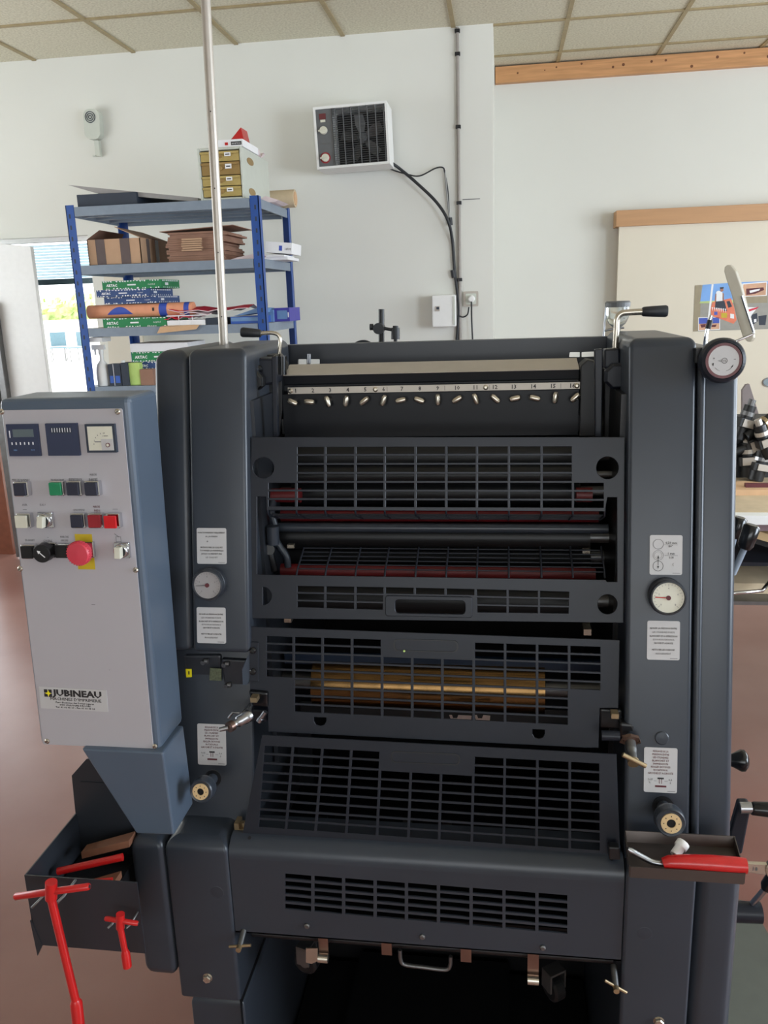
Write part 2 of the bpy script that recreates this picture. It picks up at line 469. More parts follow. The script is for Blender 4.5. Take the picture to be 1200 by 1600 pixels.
# outside: terrace, hedge, garden chairs
g = G(); g.box((-60, YL+.2, -.08), (4, 60, -.02)); struct('terrace', g, 'terrace_stone')
g = G(); g.box((-40, 39.0, -.02), (-6, 39.2, 1.15)); struct('garden_wall', g, 'terrace_stone')
g = G(); rh = random.Random(5)
for i in range(1500):
    c = V((rh.uniform(-36, -8), rh.uniform(39.6, 40.6), rh.uniform(.6, 2.25+.25*math.sin(i)))); r = rh.uniform(.15, .34)
    n1 = V((rh.gauss(0, 1), rh.gauss(-1, 1), rh.gauss(.3, 1))).normalized(); u = n1.orthogonal().normalized(); w = n1.cross(u)
    g.add([c+u*r, c+w*r*.6, c-u*r, c-w*r*.6], [(0, 1, 2, 3)], 0)
g.box((-36, 40.0, -.02), (-8, 40.4, 1.9), 0)
g.build('hedge', 'leaf', kind='stuff', label='bright green hedge beyond the sunlit terrace outside the glass door', cat='hedge')
def garden_chair(loc, rz, label):
    t = thing('garden_chair', label, 'chair', loc, None)
    R = Matrix.Translation(loc) @ Matrix.Rotation(rz, 4, 'Z')
    g = G(); g.box((-.24, -.24, .42), (.24, .24, .45), 0, R); g.build('seat', 'teal_rail', t)
    g = G(); g.box((-.24, .22, .47), (.24, .25, .92), 0, R); g.build('backrest', 'teal_rail', t)
    for sx in (-.22, .22):
        for sy in (-.22, .22):
            g = G(); g.tube([R @ V((sx, sy, 0)), R @ V((sx, sy, .42))], .014, n=8); g.build('leg', 'steel_dull', t)
garden_chair((aY(92, 550, 26).x, 26, -.02), .4, 'pale garden chair on the terrace, the left one seen through the door')
garden_chair((aY(116, 550, 25.6).x, 25.6, -.02), -.7, 'pale garden chair on the terrace, right beside the blue rack post')

# ================================================================== BLUE STEEL RACK WITH PRINT SHOP STOCK
RX0, RX1, RY0, RY1 = -2.085, -1.125, 4.0, 4.60
rack = thing('storage_rack', 'blue and grey steel shelving rack standing against the white back wall', 'shelving rack', ((RX0+RX1)/2, 4.3, 0))
for px_, py_, sx, sy in ((RX0, RY0, 1, 1), (RX1, RY0, -1, 1), (RX0, RY1, 1, -1), (RX1, RY1, -1, -1)):
    g = G(); w = .042; t = .004
    g.box((min(px_, px_+sx*w), min(py_, py_+sy*t), 0), (max(px_, px_+sx*w), max(py_, py_+sy*t), 2.045))
    g.box((min(px_, px_+sx*t), min(py_, py_+sy*w), 0), (max(px_, px_+sx*t), max(py_, py_+sy*w), 2.045))
    for k in range(38):
        zz = .06+k*.052
        g.box((px_+sx*.014, min(py_-sy*.0006, py_+sy*.001), zz), (px_+sx*.022, max(py_-sy*.0006, py_+sy*.001), zz+.02), 1) if sx > 0 else g.box((px_+sx*.022, min(py_-sy*.0006, py_+sy*.001), zz), (px_+sx*.014, max(py_-sy*.0006, py_+sy*.001), zz+.02), 1)
    g.build('post', ['rack_blue', 'dark_flat'], rack)
LV = [2.035, 1.764, 1.464, 1.176, .62]
for z in LV:
    g = G()
    for yy in (RY0-.002, RY1-.008): g.box((RX0+.045, yy, z-.042), (RX1-.045, yy+.012, z))
    for xx in (RX0+.004, RX1-.012): g.box((xx, RY0+.045, z-.042), (xx+.008, RY1-.045, z))
    for k in (1, 2, 3): g.box((RX0+.012, RY0+.15*k-.01, z-.034), (RX1-.012, RY0+.15*k+.014, z-.008))
    g.box((RX0+.01, RY0+.012, z-.008), (RX1-.01, RY1-.012, z-.001), 1)
    g.build('shelf', ['steel_blue_shelf', 'linen' if z == LV[2] else 'steel_blue_shelf'], rack)

def pxbox(x0, y0, x1, zb, Y, depth, mi=0, g=None, ztop=None):
    """box standing on height zb at depth Y whose front face covers pixels x0..x1 and reaches up to pixel row y0"""
    xa = aY(x0, y0, Y).x; xb = aY(x1, y0, Y).x; zt = aY((x0+x1)/2, y0, Y).z if ztop is None else ztop
    g = g or G(); g.box((xa, Y, zb), (xb, Y+depth, zt), mi); return g, xa, xb, zt
def FM(x, y, z, rz=0):                         # writing frame facing the room at a point
    return Matrix.Translation((x, y, z)) @ Matrix.Rotation(rz, 4, 'Z') @ Matrix.Rotation(PI/2, 4, 'X')

def ream(x0, x1, z0, h, Y, depth, col, label, word=True, right_end=True):
    g = G(); g.box((x0, Y, z0), (x1, Y+depth, z0+h), 0)
    rr = random.Random(int(x0*1000)+int(z0*1000)); yf = Y-.0006
    x = x0+.004
    while x < x1-.012:                         # torn looking white flecks along both edges of the wrapper
        w = rr.uniform(.006, .013)
        if rr.random() < .75: g.prism([(x, yf, z0+.001), (x+w, yf, z0+.001), (x+w*.8, yf, z0+rr.uniform(.004, .009)), (x+w*.2, yf, z0+rr.uniform(.003, .007))], (0, .001, 0), 1)
        if rr.random() < .75: g.prism([(x, yf, z0+h-.001), (x+w, yf, z0+h-.001), (x+w*.7, yf, z0+h-rr.uniform(.004, .009)), (x, yf, z0+h-rr.uniform(.003, .006))], (0, .001, 0), 1)
        x += w+rr.uniform(.002, .008)
    if word: g.text('ARTAC', h*.42, FM(x0+.05, yf, z0+h*.33), 1, align='CENTER', bold=.0006)
    xm = (x0+x1)/2; g.box((xm-.022, yf, z0+h*.4), (xm+.022, Y, z0+h*.56), 1)
    g.text('recycled', h*.26, FM(x1-.05, yf, z0+h*.4), 1)
    y = Y+.02
    while right_end and y < Y+depth-.02:
        w = rr.uniform(.01, .02); g.box((x1, y, z0+h-.008), (x1+.0006, y+w, z0+h-.002), 1); g.box((x1, y+.008, z0+.001), (x1+.0006, y+w, z0+.007), 1); y += w+.012
    g.box((x1, Y+.05, z0+h*.35), (x1+.0006, Y+.09, z0+h*.65), 1)
    return g.build('paper_ream', [col, 'white_paper'], bevel=.002, label=label, cat='paper ream', group='wrapped reams of paper on the rack')

# --- top of the rack
g, xa, xb, zt = pxbox(307, 230, 377, LV[0], 4.03, .46)
cab = thing('drawer_cabinet', 'pale grey plastic cabinet with four translucent amber drawers on top of the rack', 'drawer cabinet', ((xa+xb)/2, 4.25, LV[0]))
g = G(); t = .012; yb = 4.49
g.box((xa, 4.03, LV[0]), (xa+t, yb, zt)); g.box((xb-t, 4.03, LV[0]), (xb, yb, zt)); g.box((xa+t, 4.03, LV[0]), (xb-t, yb, LV[0]+t)); g.box((xa+t, 4.03, zt-t), (xb-t, yb, zt)); g.box((xa+t, yb-t, LV[0]+t), (xb-t, yb, zt-t))
for yy, zz in ((4.14, LV[0]+.045), (4.14, zt-.05)):   # oval grips in the side
    g.lathe([(.034, 0), (.034, .002)], 1, 20, Matrix.Translation((xb, yy+.02, zz)) @ Matrix.Rotation(PI/2, 4, 'Y') @ Matrix.Diagonal((.5, 1.6, 1, 1)))
g.build('casing', ['cabinet_grey', 'amber_dark'], cab, bevel=.004)
hs = [.052, .052, .065, .052]; z = LV[0]+t+.003; tot = zt-LV[0]-2*t-.006; kf = tot/sum(hs)
for i, hh in enumerate(hs):
    hh *= kf; g = G()
    g.box((xa+t+.003, 4.034, z+.002), (xb-t-.003, yb-.03, z+hh-.002), 0)
    g.box((xa+t+.003, 4.026, z+hh-.014), (xb-t-.003, 4.036, z+hh-.004), 1 if i != 2 else 2)
    xm = (xa+xb)/2
    g.box((xm+.025, 4.0245, z+hh*.45), (xm+.055, 4.027, z+hh*.8), 3); g.box((xm+.03, 4.024, z+hh*.57), (xm+.05, 4.0246, z+hh*.66), 4)
    g.lathe([(.022, 0), (.022, .006)], 2, 18, FM(xm-.01, 4.034, z+hh*.5) @ Matrix.Diagonal((1, .45, 1, 1)))
    g.build('drawer', ['amber_plastic' if i != 2 else 'amber_dark', 'amber_plastic', 'amber_dark', 'white_paper', 'ink'], cab, bevel=.002)
    z += hh
# leaflets and crumpled paper lying on the cabinet
g = G(); g.box((xa+.1, 4.04, zt), (xb+.005, 4.3, zt+.032), 0); g.box((xa+.135, 4.038, zt+.008), (xa+.15, 4.04, zt+.02), 1); g.box((xa+.165, 4.038, zt+.007), (xa+.215, 4.04, zt+.022), 2)
g.text('RECEPTION', .008, FM(xa+.19, 4.0375, zt+.011), 0)
g.prism([(xb-.06, 4.06, zt+.032), (xb+.005, 4.06, zt+.032), (xb-.005, 4.06, zt+.085)], (0, .1, .0), 3)
g.build('leaflet_box', ['white_paper', 'red', 'ink', 'red'], label='white and red leaflet packet lying on the amber drawer cabinet', cat='packet')
g = G(); rp_ = random.Random(2); pts = []
for i in range(7):
    for j in range(4): pts.append((xb-.07+j*.022+rp_.uniform(-.004, .004), 4.315+i*.026, zt+.004+rp_.uniform(0, .03)))
g.add(pts, [(i*4+j, i*4+j+1, (i+1)*4+j+1, (i+1)*4+j) for i in range(6) for j in range(3)], 0)
g.build('crumpled_sheet', 'pale_pink', label='crumpled greyish paper sheet beside the leaflets on the cabinet', cat='paper')
# flat sheet and black folder
g = G(); zf = LV[0]
A0 = aY(107, 290, 4.02); A1 = aY(308, 308, 4.1)
g.prism([(aY(106, 289, 4.06).x, 4.06, aY(106, 289, 4.06).z), (aY(309, 307, 4.06).x, 4.06, LV[0]+.02), (aY(309, 311, 4.06).x, 4.06, LV[0]+.002), (aY(150, 301, 4.06).x, 4.06, aY(150, 301, 4.06).z-.002), (aY(112, 291, 4.06).x, 4.06, aY(106, 289, 4.06).z-.006)], (0, .45, 0))
g.build('cardboard_sheet', 'grey_sheet', label='large bent grey card sheet lying across the top of the rack', cat='card sheet')
g, *_ = pxbox(119, 302, 213, LV[0], 4.04, .3)
g.build('flat_case', 'dark_flat', bevel=.002, label='flat black case under the bent sheet on top of the rack', cat='case')
g = G(); g.tube([(RX1-.14, 4.53, LV[0]+.05), (RX1+.05, 4.53, LV[0]+.05)], .045, 0, 20); g.tube([(RX1-.142, 4.53, LV[0]+.05), (RX1+.053, 4.53, LV[0]+.05)], .034, 1, 16)
g.build('cardboard_roll', ['linen', 'kraft'], label='short beige cardboard roll on the rear right corner of the rack top', cat='roll')
g = G(); g.prism([(RX1-.06, 4.2, LV[0]), (RX1+.02, 4.2, LV[0]), (RX1+.045, 4.2, LV[0]+.008), (RX1-.02, 4.2, LV[0]+.03), (RX1-.06, 4.2, LV[0]+.01)], (0, .2, 0))
g.build('envelope', 'pale_pink', label='pale envelope hanging over the right edge of the rack top', cat='envelope')

# --- second shelf
z = LV[1]
bx = thing('open_carton', 'open brown cardboard carton striped with dark tape on the second shelf', 'carton', (aY(180, 400, 4.05).x, 4.2, z))
xa, xb = aY(137, 390, 4.04).x, aY(220, 390, 4.04).x; zt = aY(180, 373, 4.04).z
g = G(); t = .004
g.box((xa, 4.04, z), (xb, 4.04+t, zt)); g.box((xa, 4.4, z), (xb, 4.4+t, zt)); g.box((xa, 4.04, z), (xa+t, 4.4, zt)); g.box((xb-t, 4.04, z), (xb, 4.4, zt)); g.box((xa, 4.04, z), (xb, 4.4, z+t))
for f0, f1 in ((.16, .33), (.62, .8)): g.box((xa+(xb-xa)*f0, 4.0385, z+.001), (xa+(xb-xa)*f1, 4.0398, zt), 1)
for f0, f1 in ((.2, .3), (.5, .62)): g.box((xb, 4.04+.36*f0, z+.001), (xb+.001, 4.04+.36*f1, zt), 1)
g.build('carton_body', ['cardboard', 'tape'], bx)
g = G(); g.prism([(xa, 4.04, zt), (xa, 4.4, zt), (xa+.05, 4.36, zt+.045), (xa+.05, 4.08, zt+.045)], (.002, 0, .002)); g.build('flap', 'cardboard_dark', bx)
g = G(); g.prism([(xb, 4.04, zt), (xb, 4.4, zt), (xb-.13, 4.39, zt+.05), (xb-.13, 4.05, zt+.055)], (.002, 0, .002)); g.build('flap', 'cardboard', bx)
rb_ = random.Random(11)
xa, xb = aY(262, 390, 4.08).x, aY(352, 390, 4.08).x
zz = z
for i in range(14):
    g = G(); dx = rb_.uniform(-.012, .012); hh = .0095; fl = (5 <= i <= 10)
    g.box((xa+dx, 4.08+rb_.uniform(0, .01), zz), (xb+dx+rb_.uniform(-.02, .01), 4.4, zz+hh))
    if fl: g.box((xa+.08+dx*.4, 4.066, zz+.001), (xa+.18+dx*.3, 4.08, zz+hh-.001), 1)
    if i == 13: g.prism([(xa-.03, 4.07, zz+hh+.004), (xb+.05, 4.07, zz+hh+.02), (xb+.05, 4.07, zz+hh+.023), (xa-.03, 4.07, zz+hh+.007)], (0, .32, 0))
    nm = ('flat brown folded carton in the stack on the second shelf, the warped topmost one' if i == 13 else 'flat brown folded carton in the stack on the second shelf, the lowest one' if i == 0 else 'flat brown folded carton with a lighter jutting flap in the stack on the second shelf' if fl else 'flat plain brown folded carton in the stack on the second shelf')
    g.build('folded_carton', ['cardboard_dark', 'cardboard'], label=nm, cat='folded carton', group='folded cartons stacked on the second shelf')
    zz += hh+.0006
g = G(); g.prism([(aY(355, 402, 4.05).x, 4.06, z), (aY(400, 402, 4.05).x, 4.06, z), (aY(400, 396, 4.05).x, 4.06, z+.028), (aY(370, 400, 4.05).x, 4.06, z+.012)], (0, .3, 0)); g.build('loose_papers', 'pale_pink', label='loose pale papers right of the folded cartons on the second shelf', cat='papers')
g = G(); yy = 4.22; xa, xb = aY(414, 390, yy).x, aY(452, 396, yy).x
M_ = Matrix.Translation((xa, yy, z+.040)) @ Matrix.Rotation(.10, 4, 'Y')
g.box((0, 0, 0), (xb-xa+.012, .2, .052), 0, M_)
Mf = M_ @ Matrix.Translation((.07, -.0008, .012)) @ Matrix.Rotation(PI/2, 4, 'X'); g.plate([(0, 0), (.016, 0), (.016, .024), (0, .024)], [], .0006, 1, Mf)
g.text('HFM', .016, M_ @ Matrix.Translation((.115, -.0008, .016)) @ Matrix.Rotation(PI/2, 4, 'X'), 2)
g.build('paper_box', ['white_paper', 'royal', 'ink_grey'], label='white box with a small blue emblem at the right end of the second shelf', cat='box')
g = G(); g.box((xa-.01, 4.2, z), (xb-.005, 4.44, z+.014)); g.box((xa+.01, 4.19, z+.0145), (xb-.02, 4.4, z+.023)); g.build('paper_stack', 'white_paper', label='flat pile of white sheets under the white box with blue emblem', cat='paper pile')

# --- third shelf
z = LV[2]
def X4(px, py=470, Y=4.03): return aY(px, py, Y).x
ream(X4(157), X4(257), z, .045, 4.03, .3, 'ream_green', 'green wrapped paper ream under the long orange roll on the third shelf', right_end=True)
roll = G(); ya = 4.075; zc = z+.045+.034
roll.tube([(X4(131), ya, zc), (X4(297), ya, zc)], .033, 0, 28)
for a0, a1 in ((245, 257), (284, 292)): roll.tube([(X4(a0), ya, zc), (X4(a1), ya, zc)], .0336, 1, 28)
pts = [(X4(163)+(X4(204)-X4(163))*t_, -.5+1.15*math.sin(PI*t_)*1.0) for t_ in [i/16 for i in range(17)]]
for i in range(16):
    (xa, aa), (xb, ab) = pts[i], pts[i+1]
    q = lambda x, a: V((x, ya-.0337*math.cos(a), zc+.0337*math.sin(a)))
    for s_ in range(4):
        f0, f1 = s_/4, (s_+1)/4
        roll.add([q(xa, -.5+(aa+.5)*f0), q(xb, -.5+(ab+.5)*f0), q(xb, -.5+(ab+.5)*f1), q(xa, -.5+(aa+.5)*f1)], [(0, 1, 2, 3)], 1, True)
roll.box((X4(235), ya-.0345, zc-.004), (X4(238), ya-.033, zc+.012), 2)
roll.build('paper_roll', ['orange_paper', 'royal', 'ink'], label='long orange and blue wrapped paper roll lying across the third shelf', cat='paper roll')
zr = zc+.034+.0005
ream(X4(160), X4(243), zr, .034, 4.05, .3, 'ream_blue', 'dark blue wrapped ream resting directly on the long orange roll', word=False)
ream(X4(152), X4(235), zr+.035, .034, 4.03, .3, 'ream_blue', 'dark blue wrapped paper ream between the other blue ream and the top green ream')
ream(X4(161), X4(253), zr+.070, .041, 4.04, .24, 'ream_green', 'green wrapped paper ream topmost of the pile on the third shelf')
# tray of sheets with pink and red bags, blue folders, violet box
g = G(); xa, xb = X4(258), X4(318)
g.box((xa, 4.03, z), (xb, 4.3, z+.026), 0); g.box((xa+.06, 4.0275, z+.004), (xa+.064, 4.03, z+.05), 0); g.box((xa+.13, 4.0275, z+.004), (xa+.134, 4.03, z+.05), 0)
g.box((xa, 4.028, z+.045), (xb, 4.032, z+.05), 0)
g.build('letter_tray', 'white_paper', label='white letter tray full of sheets in the middle of the third shelf', cat='letter tray')
rr = random.Random(4)
for i, (x0, x1, zb, cc, lb) in enumerate(((255, 300, .034, 'crimson', 'crimson paper bag spilling over the left of the white letter tray'), (280, 330, .052, 'pale_pink', 'pale pink printed bag lying on the white letter tray'), (262, 388, .068, 'crimson', 'long red and white folded bag on top of the letter tray, beside the roll end'))):
    g = G(); n = 9; P_ = []
    for j in range(n):
        for kk in range(3):
            P_.append((X4(x0+(x1-x0)*j/(n-1)), 4.02+kk*.1, z+zb+rr.uniform(-.004, .012)+(.012 if kk == 1 else 0)))
    q = len(P_); P_ += [(a, b_, c-.003) for a, b_, c in P_]
    fs = [(j*3+k, (j+1)*3+k, (j+1)*3+k+1, j*3+k+1) for j in range(n-1) for k in range(2)]
    g.add(P_, fs, 0); g.add(P_, [tuple(q+i_ for i_ in f) for f in fs], 1); g.add(P_, [(j*3, (j+1)*3, q+(j+1)*3, q+j*3) for j in range(n-1)], 0 if i != 2 else 1)
    g.build('paper_bag', [cc, 'pale_pink'], label=lb, cat='paper bag')
g = G(); xa, xb = X4(319), X4(338)
g.box((xa, 4.03, z), (xb+.03, 4.28, z+.032)); g.build('black_box', 'dark_flat', label='small black box right of the white letter tray on the third shelf', cat='box')
g = G(); g.box((X4(357), 4.04, z), (X4(402), 4.36, z+.034), 0); g.box((X4(358), 4.0385, z+.012), (X4(401), 4.04, z+.03), 1)
g.build('blue_binder', ['blue_folder', 'blue_pale'], label='blue cardboard folder box lying flat on the third shelf near the front post', cat='folder')
g = G(); g.prism([(X4(360), 4.05, z+.036), (X4(402), 4.05, z+.05), (X4(402), 4.05, z+.07), (X4(398), 4.05, z+.072)], (0, .28, 0), 0); g.build('blue_binder', 'blue_pale', label='pale blue open folder lid tilted on top of the blue folder box', cat='folder')
g = G(); yy = 4.3; xa, xb = aY(410, 490, yy).x, aY(431, 490, yy).x; g.box((xa, yy-.05, z), (xb, yy+.15, z+.06)); g.build('blue_carton', 'blue_pale', label='dusty blue carton just right of the front post on the third shelf', cat='carton')
g = G(); xa, xb = aY(431, 490, yy).x, aY(458, 490, yy).x-.012; g.box((xa, yy-.03, z), (xb, yy+.2, z+.068), 0); g.box((xa+.015, yy-.0315, z+.012), (xb-.012, yy-.03, z+.055), 1); g.box((xb-.009, yy-.0315, z+.02), (xb-.003, yy-.03, z+.045), 2)
g.build('violet_box', ['violet', 'blue_pale', 'white_paper'], label='violet box with a pale blue label at the right end of the third shelf', cat='box')
g = G(); g.prism([(X4(246), 3.985, z-.033), (X4(252), 3.985, z-.002), (X4(313), 3.985, z+.001), (X4(308), 3.985, z-.018), (X4(285), 3.985, z-.024)], (0, .003, 0)); g.box((X4(254), 3.988, z+.0003), (X4(312), 4.024, z+.002))
g.build('kraft_sheet', 'kraft', label='brown kraft paper hanging over the front edge of the third shelf', cat='paper')

# --- fourth shelf
z = LV[3]; Y = 4.08
g = G(); xa = X4(208, 560, Y); xb = X4(296, 560, Y)
ream(xa, xa+.30, z, .036, Y, .28, 'ream_blue', 'navy wrapped ream at the bottom of the pile on the fourth shelf', word=False)
ream(xa+.003, xa+.303, z+.037, .038, Y, .28, 'ream_blue', 'navy wrapped ream second from the bottom on the fourth shelf')
ream(xa, xa+.30, z+.076, .038, Y, .28, 'ream_blue', 'navy wrapped ream just below the green ream on the fourth shelf')
ream(xa-.002, xa+.28, z+.115, .048, Y-.01, .28, 'ream_green', 'green wrapped ream under the white box on the fourth shelf')
g = G(); g.box((xa-.006, Y-.01, z+.1635), (xb, Y+.25, z+.205)); g.build('white_box', 'white_paper', bevel=.002, label='plain white paper box topmost on the fourth shelf, above the green ream', cat='box')
g = G()
g.lathe([(.052, 0), (.052, .004), (.05, .02), (.042, .042), (.026, .058), (0, .062)], 0, 18, Matrix.Translation((X4(312, 540, 4.15), 4.2, z)) @ Matrix.Diagonal((.9, .8, 1.9, 1)))
for k in range(8):
    a = PI+PI*k/7; g.tube([(X4(312, 540, 4.15)+.048*math.cos(a), 4.2+.043*math.sin(a), z+.02), (X4(312, 540, 4.15)+.03*math.cos(a), 4.2+.026*math.sin(a), z+.105)], .003, 1, 6)
g.build('domed_packet', ['ream_green', 'white_paper'], label='green and white domed packet right of the green ream, just above the press', cat='packet')
# bottles and small things at the left end
def bottle(px, h, r, colr, label, head=None):
    t = thing('spray_bottle' if head else 'plastic_bottle', label, 'bottle', (X4(px, 570, 4.06), 4.06, z))
    M_ = Matrix.Translation((X4(px, 570, 4.06), 4.06, z))
    g = G(); g.lathe([(r*.95, 0), (r, .006), (r, h*.5), (r*.75, h*.68), (r*.3, h*.8), (r*.3, h)], 0, 20, M_, True); g.build('bottle_body', colr, t)
    g = G()
    if head: g.lathe([(r*.38, h), (r*.38, h+.02)], 0, 14, M_); g.box((-r*1.3, -.008, h+.02), (r*.7, .008, h+.045), 0, M_); g.box((-r*1.0, -.005, h-.005), (-r*.8, .005, h+.02), 0, M_)
    else: g.lathe([(r*.42, h), (r*.42, h+.014)], 0, 14, M_)
    g.build('spray_head' if head else 'bottle_cap', 'white', t)
bottle(160, .16, .034, 'white', 'translucent spray bottle at the left end of the fourth shelf', True)
bottle(193, .11, .022, 'white', 'small clear bottle behind the blue battery box on the fourth shelf')
g, xa, xb, zt = pxbox(168, 569, 187, z, 4.03, .07); g.box((xa+.006, 4.029, z+.014), (xa+.024, 4.03, z+.05), 1); g.box((xb-.03, 4.029, z+.014), (xb-.006, 4.03, z+.05), 1); g.box((xa+.027, 4.0285, z), (xa+.029, 4.03, zt), 2)
g.build('battery_box', ['dark_flat', 'blue_folder', 'white_paper'], label='small dark box with two blue labels on the fourth shelf', cat='box')
g, xa, xb, zt = pxbox(188, 567, 199, z, 4.03, .07); g.build('dark_box', 'dark_flat', label='narrow dark box between the blue-labelled box and the lime pad', cat='box')
g, xa, xb, zt = pxbox(198, 567, 217, z, 4.04, .05); g.build('note_pad', 'lime', bevel=.004, label='lime green block standing on the fourth shelf', cat='pad')
g, xa, xb, zt = pxbox(218, 577, 238, z, 4.03, .05); g.build('brown_packet', 'cardboard_dark', label='dark brown packet right of the lime green block', cat='packet')
g = G(); g.box((X4(137, 525), 4.02, LV[2]-.068), (X4(160, 525), 4.12, LV[2]-.045)); g.box((X4(138, 525), 4.019, LV[2]-.064), (X4(141, 525), 4.02, LV[2]-.052), 1)
g.build('dispenser_box', ['white', 'ink_grey'], bevel=.002, label='white box clipped under the left end of the third shelf', cat='box')
# sheets leaning on the wall behind the rack
g = G(); yy = 4.72; g.prism([(aY(150, 430, yy).x, yy+.1, 2.0-.22), (aY(206, 425, yy).x, yy+.1, 1.77), (aY(213, 600, yy).x, yy, .02), (aY(158, 600, yy).x, yy, .02)], (0, .02, 0)); g.build('leaning_board', 'board_cream', label='tall pale board leaning on the wall behind the rack', cat='board')

# ================================================================== THINGS ON THE WALLS
def AW(px, py, Y=YL): return aY(px, py, Y)
# siren
t = thing('alarm_siren', 'white oval alarm siren box on the upper left of the white wall', 'alarm siren', AW(148, 200))
Mw = FM(AW(149, 198).x, YL, AW(149, 198).z) @ Matrix.Rotation(-.05, 4, 'Z')
g = G(); g.plate(rrect(-.045, -.075, .05, .085, .035, 8), [], .05, 0, Mw @ Matrix.Translation((0, 0, .025))); g.build('siren_body', 'cabinet_grey', t, bevel=.006)
g = G()
for r in (.031, .021, .011): g.plate(circ(0, 0, r, 28), [circ(0, 0, r-.004, 28)], .003, 0, Mw @ Matrix.Translation((-.004, .042, .051)))
g.build('speaker_grille', 'dark_flat', t)
g = G(); a = AW(153, 221); c = AW(160, 245); g.box((a.x-.01, YL-.03, c.z), (c.x, YL, a.z-.0), 0); g.box((a.x-.026, YL-.035, c.z-.002), (a.x-.008, YL-.02, c.z+.006), 0); g.build('bracket', 'cabinet_grey', t)
# fan heater
hy = 4.70
c0, c1, c2, c3 = [aY(*q, hy) for q in ((487, 168), (601, 157), (612, 258), (497, 262))]
hx0 = (c0.x+c3.x)/2; hx1 = (c1.x+c2.x)/2; hz1 = (c0.z+c1.z)/2; hz0 = (c2.z+c3.z)/2
t = thing('fan_heater', 'white wall-mounted fan heater with black grille and two dials', 'fan heater', ((hx0+hx1)/2, hy+.1, hz0))
w_, h_ = hx1-hx0, hz1-hz0
Mh = FM(hx0, hy, hz0); Mh = Mh @ Matrix.Translation((w_/2, h_/2, 0)) @ Matrix.Rotation(.025, 4, 'Z') @ Matrix.Translation((-w_/2, -h_/2, 0))
g = G(); g.plate([(0, 0), (w_, 0), (w_, h_), (0, h_)], [[(.012, .012), (w_-.012, .012), (w_-.012, h_-.012), (.012, h_-.012)]], .2, 0, Mh @ Matrix.Translation((0, 0, -.1)))
g.box((0, 0, -.2), (w_, h_, -.195), 0, Mh); g.build('casing', 'white', t, bevel=.003)
g = G(); sw = w_*.24; g.box((.012, .012, -.02), (sw, h_-.012, -.004), 0, Mh); g.box((sw, .012, -.02), (sw+.003, h_-.012, 0), 1, Mh)
g.box((.03, h_-.062, -.004), (.066, h_-.034, -.001), 2, Mh); g.box((.036, h_-.076, -.004), (.062, h_-.064, 0), 3, Mh)
g.plate(circ(sw*.52, .055, .028, 24), [], .001, 4, Mh @ Matrix.Translation((0, 0, -.003)))
g.text('THERMOVENT', .007, Mh @ Matrix.Translation((sw*.55, h_*.4, -.0035)), 1)
g.build('control_strip', ['heater_grey', 'steel_dull', 'maroon_ring', 'cream_cap', 'red_cap'], t)
for dy in (h_*.62, .055):
    g = G(); g.lathe([(.021, 0), (.021, .006), (.018, .016), (0, .016)], 0, 24, Mh @ Matrix.Translation((sw*.52, dy, -.003))); g.box((-.026, -.004, 0), (.014, .004, .02), 0, Mh @ Matrix.Translation((sw*.52, dy, -.003)) @ Matrix.Rotation(.1, 4, 'Z')); g.build('dial', 'cream_cap', t, bevel=.001)
g = G(); nx = 7
for i in range(nx):
    x = sw+.02+(w_-sw-.04)*i/(nx-1); g.box((x-.0022, .012, -.014), (x+.0022, h_-.012, -.006), 0, Mh)
for j in range(26):
    y = .016+(h_-.032)*j/25; g.box((sw+.004, y-.0008, -.02), (w_-.012, y+.0008, -.016), 0, Mh)
g.build('grille', 'heater_grey', t)
g = G(); cx, cy = sw+(w_-sw)*.5, h_*.5
for k in range(5):
    a = 2*PI*k/5+.5; R_ = Mh @ Matrix.Translation((cx, cy, -.09)) @ Matrix.Rotation(a, 4, 'Z') @ Matrix.Rotation(.5, 4, 'X')
    g.plate([(.02, -.012), (.07, -.034), (.115, -.03), (.12, .02), (.07, .026), (.02, .012)], [], .002, 0, R_)
g.lathe([(.028, -.03), (.028, .0), (.016, .012), (0, .012)], 1, 24, Mh @ Matrix.Translation((cx, cy, -.07))); g.build('fan', ['steel_dull', 'heater_grey'], t)
g = G(); g.box((sw, .012, -.19), (w_-.012, h_-.012, -.18), 0, Mh); g.build('back_panel', 'heater_black', t)
# cables
yw = YL-.012
def wallpath(pts, Y=yw): return [aY(x, y, Y) for x, y in pts]
g = G(); P_ = [aY(611, 254, 4.86)]+[aY(x, y, YL-.05) for x, y in ((625, 264), (650, 285), (682, 316), (700, 345))]+wallpath([(707, 378), (710, 420), (714, 452), (717, 480), (716, 505), (714, 530), (713, 560)])
g.tube(catmull(P_, 6), .0085, 0, 10); g.build('power_cable', 'cable_black', label='thick black cable drooping from the fan heater down past the socket box', cat='cable')
g = G(); P_ = [aY(600, 259, 4.86)]+[aY(x, y, YL-.03) for x, y in ((615, 266), (632, 271), (655, 275), (680, 263), (692, 262))]+wallpath([(695, 270), (700, 300), (702, 340), (703, 348)])
g.tube(catmull(P_, 6), .004, 0, 8); g.build('thin_cable', 'cable_black', label='thin black cable waving from the heater to the conduit', cat='cable')
g = G(); g.tube(wallpath([(695, 266), (703, 350)]), .005, 0, 8); g.tube(wallpath([(703, 340), (704, 352)]), .012, 1, 8); g.tube(wallpath([(707, 422), (709, 434)]), .012, 1, 8)
g.build('cable_sleeve', ['cable_grey', 'cable_black'], label='pale grey cable sleeve with black clips left of the long conduit', cat='cable sleeve')
t = thing('wall_conduit', 'long grey conduit running from ceiling down the white wall', 'conduit', aY(717, 540, YL))
